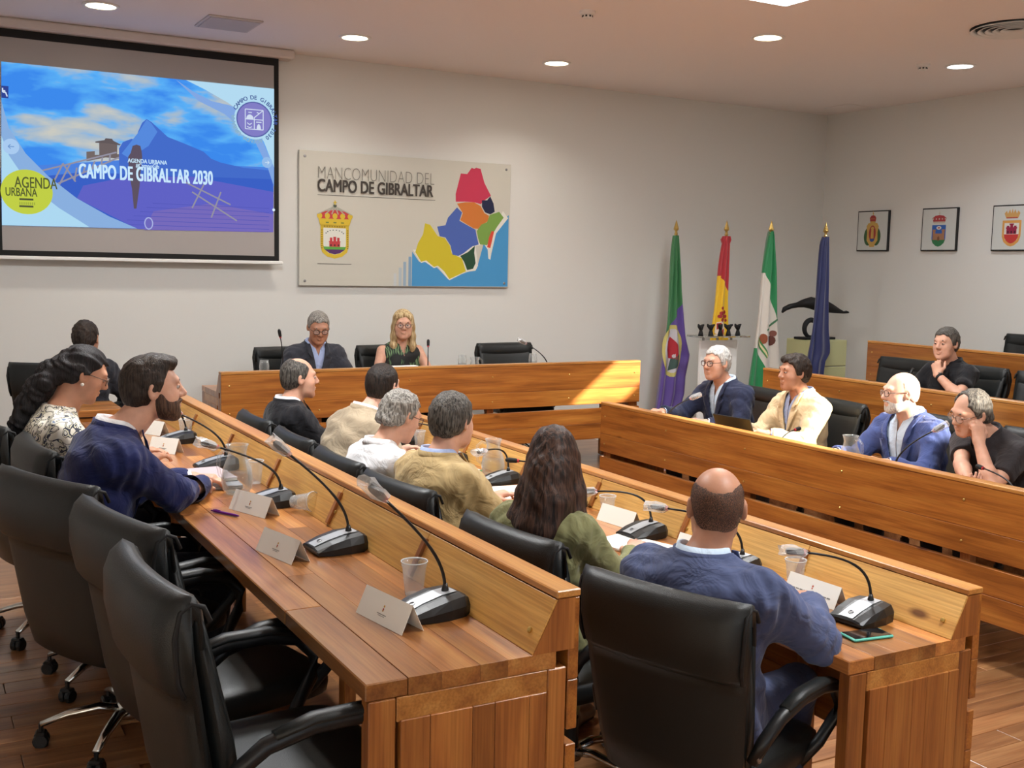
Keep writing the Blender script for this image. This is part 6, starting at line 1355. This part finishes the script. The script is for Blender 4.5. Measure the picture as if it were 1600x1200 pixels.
# 10 olive woman
longh = [[(0, -.05, .08, .075), (0, -.09, -.02, .078), (0, -.11, -.12, .085), (-.02, -.12, -.22, .088), (-.03, -.12, -.33, .080), (-.04, -.11, -.42, .055)], [(-.055, -.03, .03, .04), (-.085, -.04, -.10, .045), (-.115, -.06, -.22, .050), (-.14, -.06, -.34, .045), (-.15, -.05, -.42, .03)], [(.055, -.03, .03, .04), (.080, -.04, -.10, .044), (.09, -.06, -.20, .044), (.085, -.08, -.29, .034)]]
person('woman with long brown hair in an olive linen jacket seen from behind', (2.06, 3.36, 1.155), 26, 48, 0, lean=1, pitch=2, top='blouse', c_top=C_OLV, c_trouser=C_OLV, skin=SK1, sc=.96, bulk=.98,
       hair=dict(mat=HBR, th=.014, amp=.0022, mode='v', line=[(-.3, -.6), (-.03, -.6), (.0, -.6), (.03, -.02), (.05, .04), (.07, .075), (.1, .085)], locks=longh), wl=(-.14, .40, .79), wr=(.16, .38, .79), res=.0045)
# 11 navy jacket, nearest
person('balding man in a slate blue jacket with his back to the camera', (2.14, 2.55, 1.155), 22, 56, 0, lean=3, pitch=4, slouch=.03, top='jacket', c_top=C_SLATE, c_shirt=PB_SH, c_trouser=C_SLATE, skin=SK2, bulk=1.12, res=.0045,
       hair=dict(mat=HST, th=.0025, amp=.0005, line=[(-.12, -.06), (-.05, -.058), (-.022, -.045), (.004, -.015), (.024, -.012), (.036, .03), (.05, .062), (.10, .07)], bald=[(.064, .10, -.005, .060)], brow=HDB), glasses=dict(mat=GLM), wl=(-.06, .48, .79), wr=('w', 2.52, 2.53, .822), pr=(.8, -.35, -.7), hr=dict(d=(-.7, .7, -.08), curl=.40))
# 12 navy blazer
person('white haired man with dark glasses in a navy blazer at the right desk', (5.19, 6.25, 1.195), 184, 186, 0, lean=10, pitch=3, top='jacket', c_top=C_NAVY, c_shirt=PB_SH, c_trouser=C_TRD, skin=SK1, bulk=1.08, vneck=.07,
       hair=H_(HWH, th=.011, amp=.0022), glasses=dict(mat=GLR, r=.0028), wl=(-.16, .40, .79), wr=(.20, .50, .83), hr=dict(curl=.4))
# 13 cream jacket
person('dark haired man in a cream jacket behind the laptop', (5.31, 5.58, 1.185), 176, 168, 0, lean=4, pitch=2, top='jacket', c_top=C_CRM, c_shirt=LB_SH, c_trouser=C_TRG, skin=SK2, bulk=1.04, vneck=.065,
       hair=H_(HDB, th=.015, amp=.0025, puffs=[((.01, .04, .092), (.055, .045, .028))]), wl=(-.14, .40, .80), wr=(.14, .40, .80))
# 14 blue blazer
person('bald man with a white beard and glasses in a blue blazer in the sun', (5.18, 4.545, 1.165), 176, 156, 0, lean=10, pitch=3, top='jacket', c_top=C_MBL, c_shirt=PB_SH, c_trouser=C_TRD, skin=SK3, bulk=1.10, vneck=.095, vbot=.03,
       hair=dict(mat=hair_mat('hair_stubble_white', S(206, 168, 148), S(222, 190, 172), (300, 300, 300)), th=.0018, amp=.0002, line=[(-.12, -.06), (-.05, -.05), (0, .0), (.02, .01), (.022, .3), (.1, .3)], bald=[(.062, .10, .0, .03)]), beard=dict(mat=HWH, top=-.040, thin=.0025), glasses=dict(mat=GLM), wl=(-.18, .42, .79), wr=(.20, .46, .79))
# 15 polo, cheek on fist
def poloextra(t, ht, H, TR, J): pass
person('man in a dark polo shirt resting his cheek on his fist', (5.01, 3.925, 1.135), 172, 168, 0, lean=27, pitch=18, roll=-8, slouch=.04, side=-.04, top='polo', c_top=C_POLO, c_trouser=C_TRD, skin=SK1, bulk=1.14,
       hair=H_(HSP, th=.010, amp=.003, bald=[(.055, .055, .075, .045)], puffs=[((0, -.09, -.05), (.055, .03, .035)), ((-.06, -.06, -.04), (.02, .03, .035)), ((.06, -.06, -.04), (.02, .03, .035))]), glasses=dict(mat=GLM, r=.0014),
       wl=('w', 4.945, 3.805, 1.000), pl=(-.5, .6, -1), hl=dict(d=(.25, -.1, 1), n=(1, -.3, 0), curl=1.15, thumb=.6), wr=('w', 4.80, 3.74, .80), pr=(1, -.1, -.4), hr=dict(d=(-.8, .45, .05), n=(0, -.2, 1), curl=.5))
# 16 black polo
def watch(t, ht, H, TR, J):
    E_, W_ = J['EL'], J['WL']; d = nrm(W_ - E_); c = E_ + (W_ - E_) * .90
    w = MB().tube([c - d * .010, c + d * .010], .0325, 16, caps=False).build('watch_strap', M_DARK, t, smooth=True)
    md = w.modifiers.new('thick', 'SOLIDIFY'); md.thickness = .003
    MB().tube([c + V3(-.0, .0, .030) - d * 0, c + V3(0, 0, .036)], .016, 14).build('watch_case', M_STEEL, t, smooth=False)
person('man in a black polo shirt holding his hand to his chin on the second tier', (6.98, 5.72, 1.345), 180, 186, RISE, lean=3, pitch=3, top='polo', c_top=C_POLOB, c_trouser=C_TRD, skin=SK1, bulk=1.0,
       hair=H_(HSP, th=.011, amp=.002), wl=('w', 6.845, 5.665, 1.115), pl=(-1, .35, -.8), hl=dict(d=(.35, -.1, 1), n=(.3, -1, -.2), curl=1.0, thumb=.5), wr=(.20, .40, .79), extra=watch)
# 4 head table man
person('grey haired man with glasses in a charcoal jacket reading at the head table', (2.90, 8.37, 1.35), 268, 262, RISE, lean=8, pitch=22, slouch=.03, top='jacket', c_top=C_CHAR, c_shirt=LB_SH, c_trouser=C_TRD, skin=SK2, bulk=1.02, vneck=.065,
       hair=H_(HGR, th=.009, amp=.0012), glasses=dict(mat=GLK), wl=(-.20, .36, .79), wr=(.20, .36, .79))
# 5 head table woman
bl = [[(-.05, .02, .07, .035), (-.074, .0, -.02, .026), (-.080, .0, -.10, .027), (-.085, .015, -.18, .026), (-.082, .02, -.22, .018)], [(.05, .02, .07, .035), (.074, .0, -.02, .026), (.080, .0, -.10, .027), (.085, .015, -.18, .026), (.082, .02, -.22, .018)], [(0, -.05, .05, .08), (0, -.07, -.05, .075), (0, -.06, -.15, .07)]]
person('blonde woman with glasses in a leaf print sleeveless top at the head table', (3.66, 8.44, 1.36), 266, 252, RISE, lean=2, pitch=4, top='dress', c_top=leaf_mat(), c_trouser=C_TRD, skin=SK1, sc=.95, bulk=.97,
       hair=dict(mat=HBL, th=.008, amp=.0003, mode='v', line=[(-.3, -.6), (-.02, -.6), (.0, -.6), (.035, -.6), (.05, .055), (.07, .082), (.1, .09)], locks=bl, bald=[(.046, .04, .11, -.3)], brow=HBR), glasses=dict(mat=GLR), wl=(-.17, .34, .79), wr=(.17, .34, .79))
# microphone in the hand of the man on the second tier
t = thing('handheld_microphone', 'bagged microphone held by the man on the second tier', 'microphone', (6.72, 5.79, 1.10), 0)
MB().tube([(0, 0, .06), (-.015, .02, 0), (-.02, .03, -.04)], [.010, .010, .012], 10).build('stem', M_BLACK, t, smooth=True); MB().ico((-.022, .05, -.02), (.03, .045, .035), 2).build('plastic_bag', M_BAG, t); MB().ico((-.022, .034, -.055), (.020, .020, .022), 2).build('capsule', M_BLACK, t, smooth=True)
